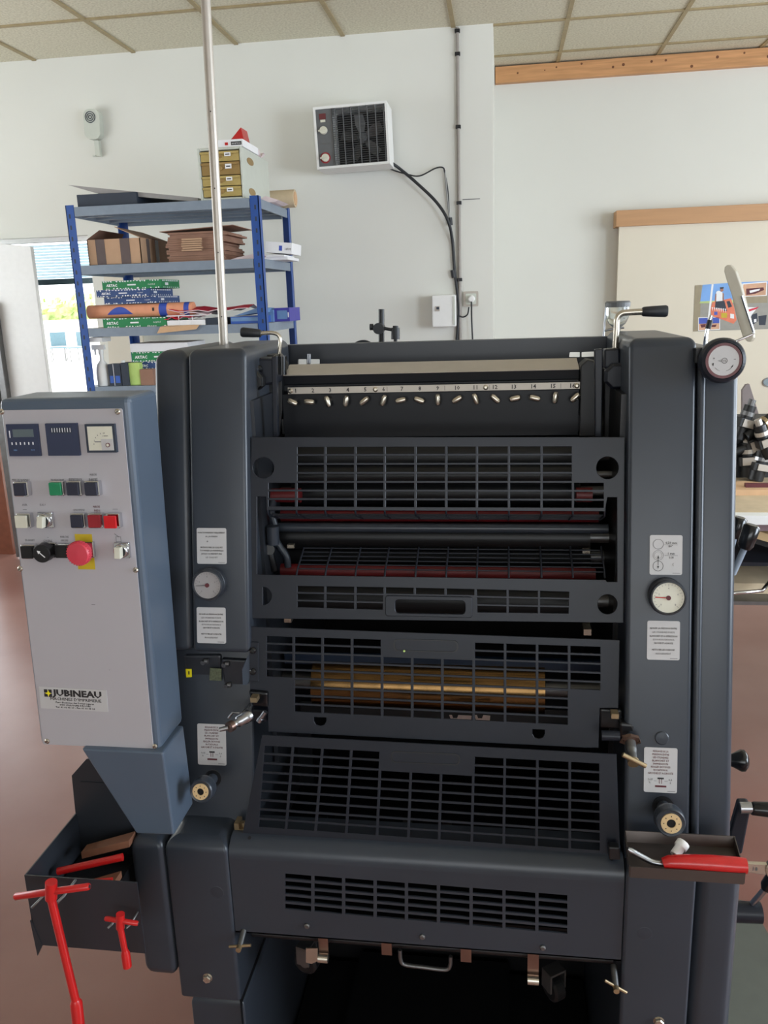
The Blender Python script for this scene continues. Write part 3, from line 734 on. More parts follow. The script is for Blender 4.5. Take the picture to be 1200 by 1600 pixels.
g = G(); xc = aY(717, 300, yw).x; g.tube([(xc, yw+.001, .9), (xc, yw+.001, ZC-.002)], .009, 0, 12); g.build('pipe', 'conduit', t)
for yy in (48, 84, 198, 317, 437):
    g = G(); zz = aY(718, yy, yw).z; g.box((xc-.014, yw-.01, zz-.009), (xc+.014, YL, zz+.009)); g.build('pipe_clip', 'heater_black', t, bevel=.002)
g = G(); g.box((xc+.02, YL-.004, aY(735, 311, yw).z-.002), (aY(750, 311, yw).x, YL, aY(735, 311, yw).z+.002)); g.build('nail', 'steel_dull', label='thin nail sticking sideways on the wall right of the conduit', cat='nail')
# electrical box with small meter window
t = thing('electrical_box', 'white electrical box with a small meter window on the white wall', 'electrical box', AW(693, 511))
bx0, bx1, bz0, bz1 = AW(675, 486, 4.85).x, AW(712, 486, 4.85).x, AW(690, 511, 4.85).z, AW(690, 461, 4.85).z
g = G(); g.box((bx0, 4.85, bz0), (bx1, YL, bz1)); g.build('box_body', 'white', t, bevel=.006)
g = G(); cx, cz = aY(683, 483, 4.85).x, aY(683, 483, 4.85).z; g.box((cx-.011, 4.846, cz-.012), (cx+.014, 4.85, cz+.016), 0); g.box((cx-.004, 4.845, cz-.002), (cx+.012, 4.847, cz+.012), 1); g.build('meter_window', ['alu', 'dark_flat'], t)
g = G(); g.box((bx1-.016, 4.847, bz0+.01), (bx1-.004, 4.85, bz1-.01)); g.build('lid_strip', 'cabinet_grey', t)
# socket with plug
t = thing('wall_socket', 'grey framed wall socket right of the electrical box', 'socket', AW(736, 467))
sx, sz = AW(736, 467).x, AW(736, 467).z
g = G(); g.plate(rrect(-.042, -.042, .042, .042, .006), [], .012, 0, FM(sx, YL-.006, sz)); g.plate(rrect(-.03, -.03, .03, .03, .006), [], .006, 1, FM(sx, YL-.014, sz)); g.build('socket_plate', ['alu', 'cabinet_grey'], t, bevel=.001)
g = G(); g.lathe([(.02, 0), (.02, .02), (.013, .032), (0, .032)], 0, 20, FM(sx+.003, YL-.016, sz)); g.tube(catmull([(sx+.003, YL-.04, sz-.012), (sx+.004, YL-.045, sz-.04), (sx+.004, YL-.03, sz-.12), (sx+.012, YL-.03, sz-.3)], 5), .0045, 1, 8)
g.build('plug', ['white', 'cable_black'], label='white plug with its black lead pushed into the wall socket', cat='plug')
g = G(); g.tube(catmull([(sx-.012, YL-.02, sz-.045), (sx-.02, YL-.02, sz-.085), (sx-.045, YL-.02, sz-.1), (sx-.07, YL-.02, sz-.092)], 5), .004, 0, 8); g.build('lead', 'cable_black', label='short black lead looping from the socket to the thick cable', cat='cable')
# big cream board with timber rail
t = thing('notice_board', 'large cream panel with a timber top rail on the recessed wall', 'board', (1.6, 5.72, 1.0))
g = G(); g.box((.735, 5.71, .62), (3.0, 5.74, 1.955)); g.build('panel', 'board_cream', t)
g = G(); g.box((.712, 5.685, 1.955), (3.02, YR, 2.052)); g.build('top_rail', 'rail_wood', t, bevel=.002)
g = G(); g.box((.76, 5.74, .0), (.82, YR, 1.95)); g.box((2.8, 5.74, .0), (2.86, YR, 1.95)); g.build('batten', 'rail_wood', t)
# poster on the board: man on an orange car, with inset photos
py_ = 5.708
g = G()
def pp(pts, mi, lay=0): g.prism([aY(x, y, py_-.0004*lay) for x, y in pts], (0, .0004, 0), mi)
pp([(1086, 446), (1206, 439), (1203, 514), (1083, 518)], 0)
pp([(1086, 446), (1096, 445), (1093, 517), (1083, 518)], 1, 1)
pp([(1098, 445), (1152, 441), (1150, 472), (1094, 472)], 2, 1)
pp([(1157, 441), (1206, 439), (1206, 443), (1157, 446)], 2, 1)
pp([(1112, 444), (1115, 444), (1107, 512), (1104, 512)], 8, 3)
pp([(1094, 471), (1150, 468), (1150, 473), (1093, 474)], 9, 2)
pp([(1113, 472), (1142, 466), (1147, 480), (1151, 500), (1146, 506), (1128, 499), (1112, 494), (1110, 484)], 3, 3)
pp([(1135, 471), (1140, 470), (1144, 479), (1138, 481)], 4, 4)
pp([(1119, 456), (1123, 454), (1129, 457), (1130, 470), (1119, 471)], 8, 5)
pp([(1118, 459), (1120, 459), (1119, 471), (1117, 471)], 10, 5); pp([(1129, 457), (1131, 459), (1131, 471), (1129, 470)], 10, 5)
pp([(1125, 449.5), (1130, 449), (1130.5, 455), (1126, 456)], 10, 5); pp([(1125, 449), (1131, 448.5), (1130.5, 451), (1125.5, 451.5)], 4, 6)
pp([(1118, 471), (1132, 470), (1136, 486), (1132, 486), (1127, 482), (1117, 482)], 4, 5)
for i in range(7): pp([(1112+i*3.4, 480+i*.4), (1114+i*3.4, 480+i*.4), (1113.6+i*3.4, 486+i*.5)], 8, 6)
pp([(1127, 489), (1136, 489), (1136, 496.5), (1127, 496.5)], 5, 6); pp([(1141, 490), (1147, 491), (1147, 498), (1141, 497)], 8, 6); pp([(1116, 487), (1121, 487), (1121, 492), (1116, 492)], 6, 6)
pp([(1160, 443), (1199, 440), (1198, 462), (1159, 464)], 8, 2); pp([(1161.5, 444.5), (1197.5, 441.5), (1196.5, 461), (1160.5, 462.8)], 7, 3)
pp([(1166, 451), (1193, 449), (1194, 453), (1180, 459), (1166, 461)], 11, 4); pp([(1171, 454), (1188, 451), (1186, 454), (1172, 458)], 8, 5)
pp([(1160, 464), (1199, 462), (1199, 473), (1160, 474)], 12, 1)
pp([(1166, 480), (1184, 480), (1176, 490), (1172, 497), (1164, 488)], 8, 3); pp([(1168, 484), (1186, 479), (1182, 483), (1170, 487)], 13, 4)
pp([(1174, 492), (1183, 489), (1184, 502), (1176, 508)], 4, 3); pp([(1185, 494), (1198, 492), (1196, 508), (1186, 508)], 4, 2); pp([(1178, 499), (1182, 498), (1182, 503), (1178, 504)], 8, 5)
pp([(1091, 496), (1125, 495), (1125, 515), (1091, 517)], 8, 2); pp([(1092, 497), (1124, 496), (1124, 505), (1092, 506)], 6, 3); pp([(1092, 506), (1124, 505), (1124, 514), (1092, 516)], 7, 3)
pp([(1094, 507), (1103, 506), (1102, 511), (1096, 512)], 11, 4); pp([(1112, 508), (1120, 507), (1118, 511), (1112, 511)], 11, 4)
g.build('poster', ['ground_grey', 'bronze_sepia', 'sky_blue', 'orange_car', 'dark_flat', 'yellow', 'royal', 'sand', 'white_paper', 'leaf', 'skin', 'maroon', 'bronze_sepia', 'crimson'],
        label='glossy photo poster of a man on an orange car pinned to the cream board', cat='poster')
g = G(); p_ = aY(1201, 597, 5.7); g.lathe([(.036, 0), (.036, .01), (0, .01)], 0, 28, FM(p_.x, 5.71, p_.z) @ Matrix.Diagonal((1, .8, 1, 1))); g.lathe([(.03, .01), (.03, .012), (0, .012)], 1, 28, FM(p_.x, 5.71, p_.z) @ Matrix.Diagonal((1, .8, 1, 1)))
g.build('oval_badge', ['steel_dull', 'blind'], label='small pale blue oval with grey rim low on the cream board', cat='badge')

# ================================================================== WORKBENCH AT THE RIGHT
t = thing('workbench', 'workbench with white-edged top and purple-grey frame behind the press', 'workbench', (1.6, 2.9, 0))
g = G(); g.box((.62, 2.50, .872), (2.6, 3.5, .9), 0); g.box((.64, 2.54, .9), (2.6, 3.48, .9015), 1); g.build('bench_top', ['white', 'linen'], t, bevel=.004)
g = G(); g.box((.66, 2.53, .845), (2.58, 2.55, .872), 0); g.box((.66, 3.4, .845), (2.58, 3.42, .872), 0); g.build('apron', 'purple_grey', t)
for lx in (.67, 2.5):
    for lyy in (2.54, 3.37):
        g = G(); g.box((lx-.05, lyy, 0), (lx+.0, lyy+.05, .872)); g.build('leg', 'purple_grey', t)
g = G(); g.box((.68, 2.56, .725), (2.5, 3.35, .737), 0); g.build('shelf', 'guard', t)  # dark shelf, shade under the bench put into its colour
g = G(); g.box((.68, 3.35, .60), (2.5, 3.36, .845)); g.build('back_panel', 'black', t)  # black panel added to keep the space under the bench dark
g = G(); g.box((.68, 2.56, .598), (2.5, 3.35, .61), 0); g.build('shelf', 'steel_dull', t)
# heap of machine parts on the bench
zb = .9015
rr = random.Random(9)
g = G(); g.plate(rrect(-.27, 0, .22, .19, .06), [], .26, 0, FM(1.0, 3.16, zb)); g.build('black_bag', 'cable_black', bevel=.02, label='black bag lying behind the heap of machine parts on the workbench', cat='bag')
labs = ['silver gripper cylinder standing up at the left of the heap on the workbench', 'black clamp block with pale label low in the heap on the workbench', 'grey clamp arm lying across the heap on the workbench', 'black tube with silver collar at the right of the heap on the workbench', 'dark clamp on top of the heap, touching the cream board in view', 'black clamp with silver nut at the front of the heap on the workbench']
def clamp(px, py, rz, tilt, L, r, label, c2):
    p = aY(px, py, 2.96+.02*(px % 3)); M_ = Matrix.Translation(p) @ Matrix.Rotation(rz, 4, 'Z') @ Matrix.Rotation(tilt, 4, 'Y')
    t = thing('clamp_part', label, 'machine part', p, 'black clamp parts heaped on the workbench')
    g = G(); g.lathe([(r, -L/2), (r, L/2)], 0, 16, M_, True); g.box((-r*1.3, -r*1.2, -L*.15), (r*1.9, r*1.2, L*.12), 0, M_); g.build('clamp_body', 'black', t, bevel=.002)
    g = G(); g.lathe([(r*1.15, L*.2), (r*1.15, L*.32)], 0, 16, M_); g.lathe([(r*.6, L*.5), (r*.6, L*.68), (0, L*.68)], 0, 12, M_); g.build('collar', c2, t)
    g = G(); g.box((-r*.8, -r*1.35, -L*.12), (r*1.2, -r*1.15, L*.1), 0, M_); g.build('label_patch', 'alu', t)
for a in ((1163, 660, .2, .3, .12, .02, labs[0], 'steel_dull'), (1169, 718, -.2, -.1, .12, .024, labs[1], 'alu'), (1178, 694, .1, 1.2, .14, .018, labs[2], 'steel_dull'), (1194, 690, .1, -.35, .12, .02, labs[3], 'alu'), (1184, 668, .3, 1.0, .11, .02, labs[4], 'brass'), (1186, 728, .2, .2, .1, .026, labs[5], 'steel')): clamp(*a)
g = G(); yy = 3.32; g.prism([aY(1160, 610, yy), aY(1166, 601, yy), aY(1171, 600, yy), aY(1192, 668, yy), aY(1196, 745, yy), aY(1160, 745, yy)], (0, .02, 0)); g.build('grey_plank', 'leaning_grey', label='grey-brown tapered plate standing behind the heap of clamp parts', cat='plate')
g = G(); c = aZ(1172, 768, zb); g.prism([c+V((-.12, -.06, 0)), c+V((.09, -.05, 0)), c+V((.12, .03, 0)), c+V((0, .08, 0)), c+V((-.12, .05, 0))], (0, 0, .018), 0); g.box(c+V((-.02, -.02, .018)), c+V((.07, .0, .03)), 1); g.build('wooden_block', ['kraft', 'maroon'], label='flat tan wooden block on the bench top below the heap', cat='block')
g = G(); c = aY(1189, 845, 2.62); M_ = Matrix.Translation((c.x, 2.66, .64)) @ Matrix.Rotation(-.5, 4, 'Y'); M_ = Matrix.Translation((c.x+.04, 2.64, .793)) @ Matrix.Rotation(.3, 4, 'Y')
g.box((-.07, -.03, -.012), (.09, .03, .012), 0, M_); g.box((-.05, -.02, -.03), (.09, .02, -.012), 1, M_); g.build('wooden_clamp', ['wood_light', 'black'], label='pale wooden clamp tool stored under the bench top', cat='tool')
g = G(); P_ = []
for i in range(10):
    for j in range(5): P_.append((.72+i*.11, 2.63+j*.12, .628+rr.uniform(0, .035)+(.03 if j > 2 else .0)))
g.add(P_, [(i*5+j, (i+1)*5+j, (i+1)*5+j+1, i*5+j+1) for i in range(9) for j in range(4)], 0, True)
P2 = [P_[i*5] for i in range(10)]+[(P_[i*5][0], 2.63, .6105) for i in range(10)]; g.add(P2, [(i, i+1, 11+i, 10+i) for i in range(9)], 0)
g.build('cloth_heap', 'linen', label='heap of stained beige cloth on the low shelf of the workbench', cat='cloth')
g = G(); g.tube([aY(1146, 927, 2.5), aY(1191, 923, 2.5), aY(1203, 908, 2.6)], .006, 0, 8); g.build('wire_rail', 'chrome', t)

# ================================================================== THE PRINTING PRESS
FA, FG, FB, FC = Fr(1.30), Fr(1.32), Fr(1.12, 0), Fr(1.12, .04)
FC.s = .95
press = thing('printing_press', 'large dark blue-grey offset printing press with slatted guards, gauges and a control console', 'printing press', (-.1, 1.35, 0))
def S(px, Y=1.25): return px*Y/F*1.02
XL0, XL1, XL2 = -.561, -.5025, -.405           # left column: outer edge, seam, inner edge
XR0 = .1885; XR1 = FA.w(1085, 900).x; XR2 = .348
BK = 1.58
def colpart(x0, x1, zb, zt, y0, r, mi='paint', name='column_cover', **kw):
    g = G(); loft_column(g, x0, x1, zb, zt, y0, .3, r, 0, back=BK, **kw); o = g.build(name, mi, press); split_smooth(o, 50); return o
colpart(XL0, XL1-.001, 1.0, 1.484, 1.304, .010, rt=.022, rb=.01, name='outer_cover')
colpart(XL1+.001, XL2, 1.0, 1.484, 1.30, .007, rt=.014, rb=.010)
colpart(XL0+.012, XL2-.006, .70, .999, 1.335, .005, rt=.004, name='column')
colpart(XR0, XR1-.001, .70, 1.483, 1.30, .007, rt=.014)
colpart(XR1+.004, XR2, .70, 1.462, 1.306, .012, rt=.02, name='outer_cover')
colpart(XR1+.001, XR1+.013, .70, 1.455, 1.300, .0055, rt=.006, name='edge_bead')
# top skins between column and rear beam
g = G(); g.prism([(-.425, BK+.0, 1.473), (.207, BK+.0, 1.473), (.207, BK+.0, 1.36), (-.425, BK, 1.36)], (0, .004, 0))
g = G(); zz = [aY(480, 561, 1.6).z, aY(480, 571, 1.6).z]
h1 = [aY(x, y, 1.6) for x, y in ((466, 561), (482, 561), (482, 571), (466, 571))]; h2 = [aY(x, y, 1.6) for x, y in ((484.5, 561), (500, 561), (500, 570), (484.5, 571))]
h3 = [aY(x, y, 1.6) for x, y in ((890, 550), (906, 550), (906, 558), (889, 558))]; h4 = [aY(x, y, 1.6) for x, y in ((908.5, 550), (932, 549), (929, 557), (908.5, 558))]
Mx = Matrix(((1, 0, 0, 0), (0, 0, -1, 1.6), (0, 1, 0, 0), (0, 0, 0, 1)))
g.plate([(-.425, 1.33), (.207, 1.33), (.207, 1.473), (-.425, 1.473)], [[(p.x, p.z) for p in h] for h in (h1, h2, h3, h4)], .006, 0, Mx)
g.box((-.425, 1.6, 1.467), (.207, 1.63, 1.473))
g.build('rear_cover', 'paint_dark', press, bevel=.0015)
# inner cavity: near-black back sheet standing for its shade, and side frames
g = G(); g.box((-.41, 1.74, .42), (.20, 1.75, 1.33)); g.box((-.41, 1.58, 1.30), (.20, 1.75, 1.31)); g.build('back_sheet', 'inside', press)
g = G(); g.box((XL2-.002, 1.31, .74), (XL2+.006, 1.75, 1.40)); g.build('side_frame', 'paint_dark', press)
g = G(); g.box((XR0-.008, 1.31, .74), (XR0, 1.75, 1.40)); g.build('side_frame', 'black', press)

# ---- rollers behind the guards
def roller(px0, px1, py, Y, r, mt, name='roller', ends=True):
    a, b_ = aY(px0, py, Y), aY(px1, py, Y); z = (a.z+b_.z)/2
    g = G(); g.tube([(a.x, Y, z), (b_.x, Y, z)], r, 0, 32)
    if ends: g.tube([(-.398, Y, z), (.182, Y, z)], r*.35, 1, 14)
    return g.build(name, [mt, 'steel_dull'], press)
for a in ((460, 905, 712, 1.43, .030, 'roller'), (460, 905, 768, 1.44, .026, 'roller'), (455, 905, 742, 1.39, .016, 'roller'),
          (440, 920, 838, 1.40, .026, 'roller'), (440, 920, 868, 1.46, .036, 'inside'), (470, 900, 934, 1.38, .034, 'roller')): roller(*a)
roller(440, 935, 806, 1.40, .011, 'roller_red', 'red_bar', False); roller(425, 470, 774, 1.35, .012, 'roller_red', 'red_bar', False); roller(900, 925, 773, 1.36, .012, 'roller_red', 'red_bar', False)
roller(440, 930, 893, 1.36, .011, 'roller_red', 'red_bar', False)
roller(405, 950, 825, 1.37, .008, 'paint', 'tie_bar', False)
roller(494, 850, 1070, 1.37, .046, 'brass_roller', 'brass_cylinder')
g = G(); z0_, z1_ = aY(600, 1041, 1.36).z, aY(600, 1025, 1.36).z; g.box((-.39, 1.36, z0_), (.17, 1.37, z1_)); g.build('blue_bar', 'blue_bar', press)
g = G(); g.box((-.39, 1.45, aY(600, 1120, 1.45).z), (.17, 1.46, aY(600, 1100, 1.45).z)); g.build('cross_bar', 'black', press)
for (x0, x1) in ((702, 737), (741, 766)):
    g = G(); q = [(x0, 1118), (x0+4, 1118), (x0+6, 1123), (x0+12, 1123), (x0+14, 1118), (x1, 1119), (x1-1, 1129), (x0+4, 1128)]
    g.prism([aY(x, y, 1.29) for x, y in q], (0, .002, 0)); g.build('pink_tab', 'pale_pink', press)
# small levers inside, left side of the upper opening
g = G(); g.tube(catmull([aY(x, y, 1.345) for x, y in ((428, 778), (424, 800), (430, 822), (432, 845), (447, 868), (450, 886))], 4), .006, 0, 10); g.tube([aY(426, 822, 1.33), aY(427, 850, 1.33)], .011, 0, 12); g.build('roller_lever', 'paint', press)
g = G(); g.prism([aY(x, y, 1.31) for x, y in ((401, 853), (408, 851), (408, 870), (403, 873))], (0, .02, 0)); g.build('red_tag', 'red', press)
g = G(); g.tube([aY(421, 859, 1.35), aY(421, 859, 1.33)], .009, 0, 16); g.tube([aY(415, 838, 1.35), aY(421, 859, 1.34), aY(428, 890, 1.35)], .007, 0, 10); g.build('roller_lever', 'black', press)
for px, py in ((454, 854), (916, 862)):
    g = G(); p = aY(px, py, 1.34); g.box((p.x-.006, 1.34, p.z-.003), (p.x+.006, 1.35, p.z+.003)); g.build('catch_plate', 'nickel', press)

# ---- ink fountain with scale and keys
YK = 1.43
zt = aY(445, 586, 1.44).z; xl, xr = aY(441, 600, 1.44).x, aY(905, 600, 1.44).x
fou = G()
fou.prism([(xl, 1.44, zt), (xl, 1.44, zt-.002), (xl, 1.50, zt+.011), (xl, 1.50, zt+.014)], (xr-xl, 0, 0), 1)
fou.prism([(xl, 1.444, zt-.002), (xl, 1.446, zt-.018), (xl, 1.50, zt-.018), (xl, 1.50, zt+.010)], (xr-xl, 0, 0), 0)
fou.prism([(xl, 1.446, zt-.018), (xl, 1.446, 1.400), (xl, 1.433, 1.396), (xl, 1.433, 1.318), (xl, 1.50, 1.318), (xl, 1.50, zt-.018)], (xr-xl, 0, 0), 0)
fo = fou.build('ink_fountain', ['fountain_dark', 'alu'], press, bevel=.0015)
zs = aY(460, 611.5, YK).z; 
g = G(); g.box((aY(450, 611, YK).x, YK-.001, zs-.0045), (aY(906, 604, YK).x, YK+.0015, zs+.0068), 0)
nx = [462, 489, 516, 543.6, 571, 599.5, 628, 656, 684, 714, 743, 773, 802.5, 833, 863.7, 893.8]
for i, px in enumerate(nx):
    p = aY(px, 608, YK); g.text(str(i+1), .0098, FM(p.x, YK-.0011, zs-.0022), 1, bold=.0002)
for px in (605, 695, 765, 876): p = aY(px, 608, YK); g.box((p.x-.0003, YK-.0013, zs-.003), (p.x+.0003, YK-.001, zs+.005), 1)
g.build('zone_scale', ['alu', 'ink'], fo)
for px in (454, 587, 759, 901):
    p = aY(px, 608, YK); g = G(); g.lathe([(.0045, 0), (.0045, .002), (.002, .0035), (0, .0035)], 0, 16, FM(p.x, YK-.001, zs+.001)); g.build('scale_screw', 'nickel', fo)
kx = [460, 486, 514.4, 542.7, 571, 600.8, 627.7, 656, 685, 715, 743.5, 774, 804.5, 835, 866.7, 897.6]
ka = [-25, -5, 105, 78, 38, 70, 12, -22, 90, 30, 110, -42, 12, -15, 82, 42]
for i in range(16):
    p = aY(kx[i], 628.5-.4*i*.4, YK); x = p.x; z = aY(600, 624, YK).z
    g = G(); Mk = FM(x, 1.433, z)
    g.lathe([(.0035, 0), (.0035, .014)], 0, 12, Mk); Mk2 = Mk @ Matrix.Translation((0, -.001, .016)) @ Matrix.Rotation(math.radians(ka[i]), 4, 'Z')
    g.tube([Mk2 @ V((-.009, 0, .001)), Mk2 @ V((-.0055, 0, .0)), Mk2 @ V((.0055, 0, 0)), Mk2 @ V((.009, 0, .001))], [.0032, .0050, .0050, .0032], 0, 10)
    g.build('ink_key', 'nickel', fo)
g = G(); g.box((xl-.004, 1.435, aY(460, 678, 1.435).z), (xr+.012, 1.45, aY(460, 655, 1.435).z)); g.build('fountain_lip', 'black', press)

# brackets, arms and knobs both sides of the fountain
def pbox(pts, Y, d, mt, name, bevel=.002, parent=None):
    g = G(); g.prism([aY(x, y, Y) for x, y in pts], (0, d, 0)); return g.build(name, mt, parent or press, bevel=bevel)
pbox([(385, 570), (392, 556), (400, 552), (430, 556), (440, 570), (441, 640), (436, 682), (392, 682), (390, 640)], 1.43, .05, 'black', 'fountain_bracket')
pbox([(384, 566), (390, 554), (399, 552), (404, 560), (430, 560), (430, 600), (400, 604), (386, 596)], 1.38, .05, 'guard', 'hinge_block', .004)
g = G(); g.lathe([(.019, 0), (.019, .016), (.016, .02), (0, .02)], 0, 8, FM(aY(394, 596, 1.36).x, 1.38, aY(394, 596, 1.36).z) @ Matrix.Rotation(.3, 4, 'Z')); g.build('octagon_knob', 'black', press, bevel=.001)
pbox([(424, 558), (432, 556), (434, 683), (426, 683)], 1.345, .012, 'guard', 'guard_arm', .0015)
pbox([(907, 572), (918, 562), (934, 566), (938, 600), (936, 682), (905, 682)], 1.43, .05, 'black', 'fountain_bracket')
pbox([(929, 546), (942, 545), (940, 683), (930, 683)], 1.345, .012, 'guard', 'guard_arm', .0015)
pbox([(944, 546), (968, 544), (970, 574), (944, 576)], 1.40, .03, 'guard', 'hinge_block', .003)
pbox([(944, 576), (976, 574), (978, 684), (944, 684)], 1.45, .03, 'black', 'end_plate')
g = G(); p = aY(965, 588, 1.385); g.lathe([(.022, 0), (.022, .014), (.018, .019), (0, .019)], 0, 8, FM(p.x, 1.40, p.z) @ Matrix.Rotation(PI/8, 4, 'Z')); g.build('octagon_knob', 'guard', press, bevel=.001)
g = G(); g.lathe([(.008, 0), (.008, .006), (.004, .009), (0, .009)], 0, 14, FM(aY(404, 577, 1.38).x, 1.38, aY(404, 577, 1.38).z)); g.build('hinge_screw', 'black_gloss', press)
g = G(); g.tube([aY(432, 566, 1.40), aY(443, 562, 1.40)], .012, 0, 16); g.tube([aY(440, 556, 1.39), aY(440, 585, 1.39)], .009, 0, 12); g.build('pivot_block', 'black_gloss', press)
g = G(); g.tube([aY(481, 553, 1.52), aY(481, 574, 1.52)], .002, 0, 8); g.tube([aY(484, 553, 1.52), aY(484, 574, 1.52)], .002, 0, 8); g.build('pin', 'steel', press)
# levers with black grips
def lever(path, g0, g1, Y, r, rg, w0=.8):
    p = catmull([aY(x, y, Y) for x, y in path], 6); t = G(); t.tube(p, r, 0, 12); o = t.build('lever', 'nickel', press)
    a, b_ = aY(*g0, Y), aY(*g1, Y); d = b_-a
    gg = G(); gg.tube([a, a+d*.06, a+d*.4, a+d*.92, b_], [rg*w0*.8, rg*w0, rg*.9, rg, rg*.85], 0, 18); gg.build('grip', 'cable_black', o)
lever([(407, 521), (424, 520), (434, 523), (438, 531), (437, 545), (433, 572)], (408, 521), (377, 519), 1.42, .0034, .0085)
lever([(1004, 487), (985, 488), (971, 490), (964, 499), (963, 515), (961, 546)], (1003, 487), (1043, 486), 1.42, .0050, .0095)

# ---- guards
def guard_obj(g, name): return g.build(name, 'guard', press)
# roller guard: plate with two windows, open slot, bent grids
tp = [463, 508, 555, 601, 649, 697, 745, 795, 846, 895]; bt = tp
cells = gridcells(FG, tp, bt, 697, 696, 753, 753, 4, 4, 3.4, set())
tp2 = [418]+tp+[945]
cells += gridcells(FG, tp2, tp2, 753, 753, 793, 795, 3, 4, 3.4, set())
slot = FG.poly([(402, 776), (416, 776), (417, 797), (945, 799), (949, 777), (964, 777), (964, 909), (948, 909), (946, 906), (415, 898), (402, 897)])
def pcirc(fr, px, py, r, n=26, a0=0, a1=2*PI): return [fr.p(x, y) for x, y in circ(px, py, r, n, a0, a1)]
holes = cells+[slot, pcirc(FG, 412, 731, 16.5), pcirc(FG, 949, 731, 17.5), pcirc(FG, 949, 944, 15.5), pcirc(FG, 411, 931, 14, 20, -PI/2, PI/2)]
holes += gridcells(FG, [463, 508, 555, 601], [463, 508, 555, 600], 914, 916, 950, 954, 3, 4, 3.2, set())
holes += gridcells(FG, [601, 648, 696, 743], [601, 648, 696, 743], 916, 919, 928.5, 931, 1, 4, 3.2, set())
holes += gridcells(FG, [743, 793, 842, 891], [744, 793, 842, 890], 919, 923, 958, 960, 3, 4, 3.2, set())
holes.append(pxr(FG, 618, 937, 727, 958, .006))
out = FG.poly([(393, 683), (976, 683), (974, 973), (390, 966), (391, 800)])
g = G(); g.plate(out, holes, .003, 0, FG.M, bev=.0005)
hf = [FG.p(x, y) for x, y in ((603, 929), (741, 932), (738, 964), (600, 960))]
g.plate(pxr(FG, 603, 931, 738, 963, .004), [pxr(FG, 618, 937, 727, 958, .006)], .006, 0, FG.M @ Matrix.Translation((0, 0, .003)), bev=.0008)
gr = guard_obj(g, 'roller_guard')
g = G()
for px in tp2:                                   # uprights carry on round the lower bend and up from the lower lip
    a = FG.w(px, 792 if px < 700 else 794); dn = -FG.ey
    pts = [a, a+dn*.004]
    for i in range(1, 6):
        th = math.radians(74)*i/5; pts.append(a+dn*(.004+.012*math.sin(th))+V((0, .012*(1-math.cos(th)), 0)))
    e = pts[-1]; pts.append(e+V((0, .056, -.020))); g.tube(pts, .0017, 0, 6)
for i in range(5):
    f = i/4; o_ = V((0, .004+.064*f, -.010-.026*f)) if i else V((0, .001, -.004))
    a, b_ = FG.w(418, 793)+o_, FG.w(945, 795)+o_; b_.z = a.z; g.tube([a, b_], .0014, 0, 6)
for px in tp2[1:]:
    a = FG.w(px, 903); g.tube([a, a+V((0, .004, .006)), a+V((0, .012, .012)), a+V((0, .062, .032))], .0016, 0, 6)
for i in range(6):
    f = i/5; o_ = V((0, .012+.05*f, .012+.02*f)); a, b_ = FG.w(463, 903)+o_, FG.w(945, 903)+o_; b_.z = a.z; g.tube([a, b_], .0012, 0, 6)
g.build('bent_grid', 'guard', gr)
# cylinder guard
FD = Fr(1.312)
tp = [415, 459, 504, 550, 597, 644, 691, 740, 789, 839, 889, 940]; bt = tp
skip = {(0, j) for j in range(5, 9)} | {(10, j) for j in range(5, 9)} | {(i, j) for i in (4, 5, 6) for j in (0, 1)}
holes = gridcells(FD, tp, bt, 992, 1009, 1111, 1136, 9, 4.4, 3.4, skip)
def ucut(fr, x0, x1, y0, y1): return [fr.p(x0, y0), fr.p(x0, y1-6), fr.p(x0+3, y1-1), fr.p((x0+x1)/2, y1+1), fr.p(x1-3, y1-1), fr.p(x1, y1-6), fr.p(x1, y0+1)]
holes += [ucut(FD, 491, 510, 1120, 1133), ucut(FD, 832, 851, 1139, 1153)]
out = FD.poly([(390, 979), (968, 1000), (966, 1106), (937, 1106), (935, 1168), (914, 1168), (420, 1143), (418, 1086), (391, 1084)])
g = G(); g.plate(out, holes, .003, 0, FD.M, bev=.0005); cg = guard_obj(g, 'cylinder_guard')
for pts in (((615, 997), (628, 1016)),):
    g = G(); q = pxr(FD, 615, 999, 716, 1018, .0075); g.plate(q, [[(x*1+ (0.0012 if x < -.1 else -.0012), y) for x, y in pxr(FD, 616.5, 1000.5, 714.5, 1016.5, .006)]], .004, 0, FD.M @ Matrix.Translation((0, 0, .001))); g.plate(pxr(FD, 616, 1000, 715, 1017, .006), [], .001, 1, FD.M @ Matrix.Translation((0, 0, .0012))); g.build('finger_grip', ['black', 'guard'], cg)
g = G(); q = FD.poly([(452, 1140), (914, 1163), (916, 1141), (455, 1117)])
g.plate(FD.poly([(420, 1143), (914, 1168), (915, 1146), (870, 1144), (420, 1121)]), [], .003, 0, FD.M @ Matrix.Translation((0, 0, .0008)), bev=.0005); bf = g
g = G(); g.plate(FD.poly([(391, 1002), (405, 1003), (405, 1064), (391, 1063)]), [], .003, 0, FD.M @ Matrix.Translation((0, 0, .003)), bev=.0005); hp = g.build('hinge_plate', 'guard', cg)
for py in (1015, 1048):
    g = G(); M_ = FD.at(397, py, 0, .005); g.lathe([(.0055, 0), (.0055, .003), (.003, .005), (0, .005)], 0, 16, M_); g.build('bolt', 'black_gloss', cg)
g = G(); g.lathe([(.0018, 0), (.0018, .001), (0, .001)], 0, 8, FD.at(632, 1016.5, 0, .0035)); g.build('paint_fleck', 'lime', cg)
# catch pieces between roller guard and cylinder guard
for px, py in ((447, 972), (919, 992)):
    g = G(); p = aY(px, py, 1.26); g.box((p.x-.006, 1.27, p.z-.005), (p.x+.006, 1.30, p.z+.005)); g.build('catch_plate', 'nickel', press)
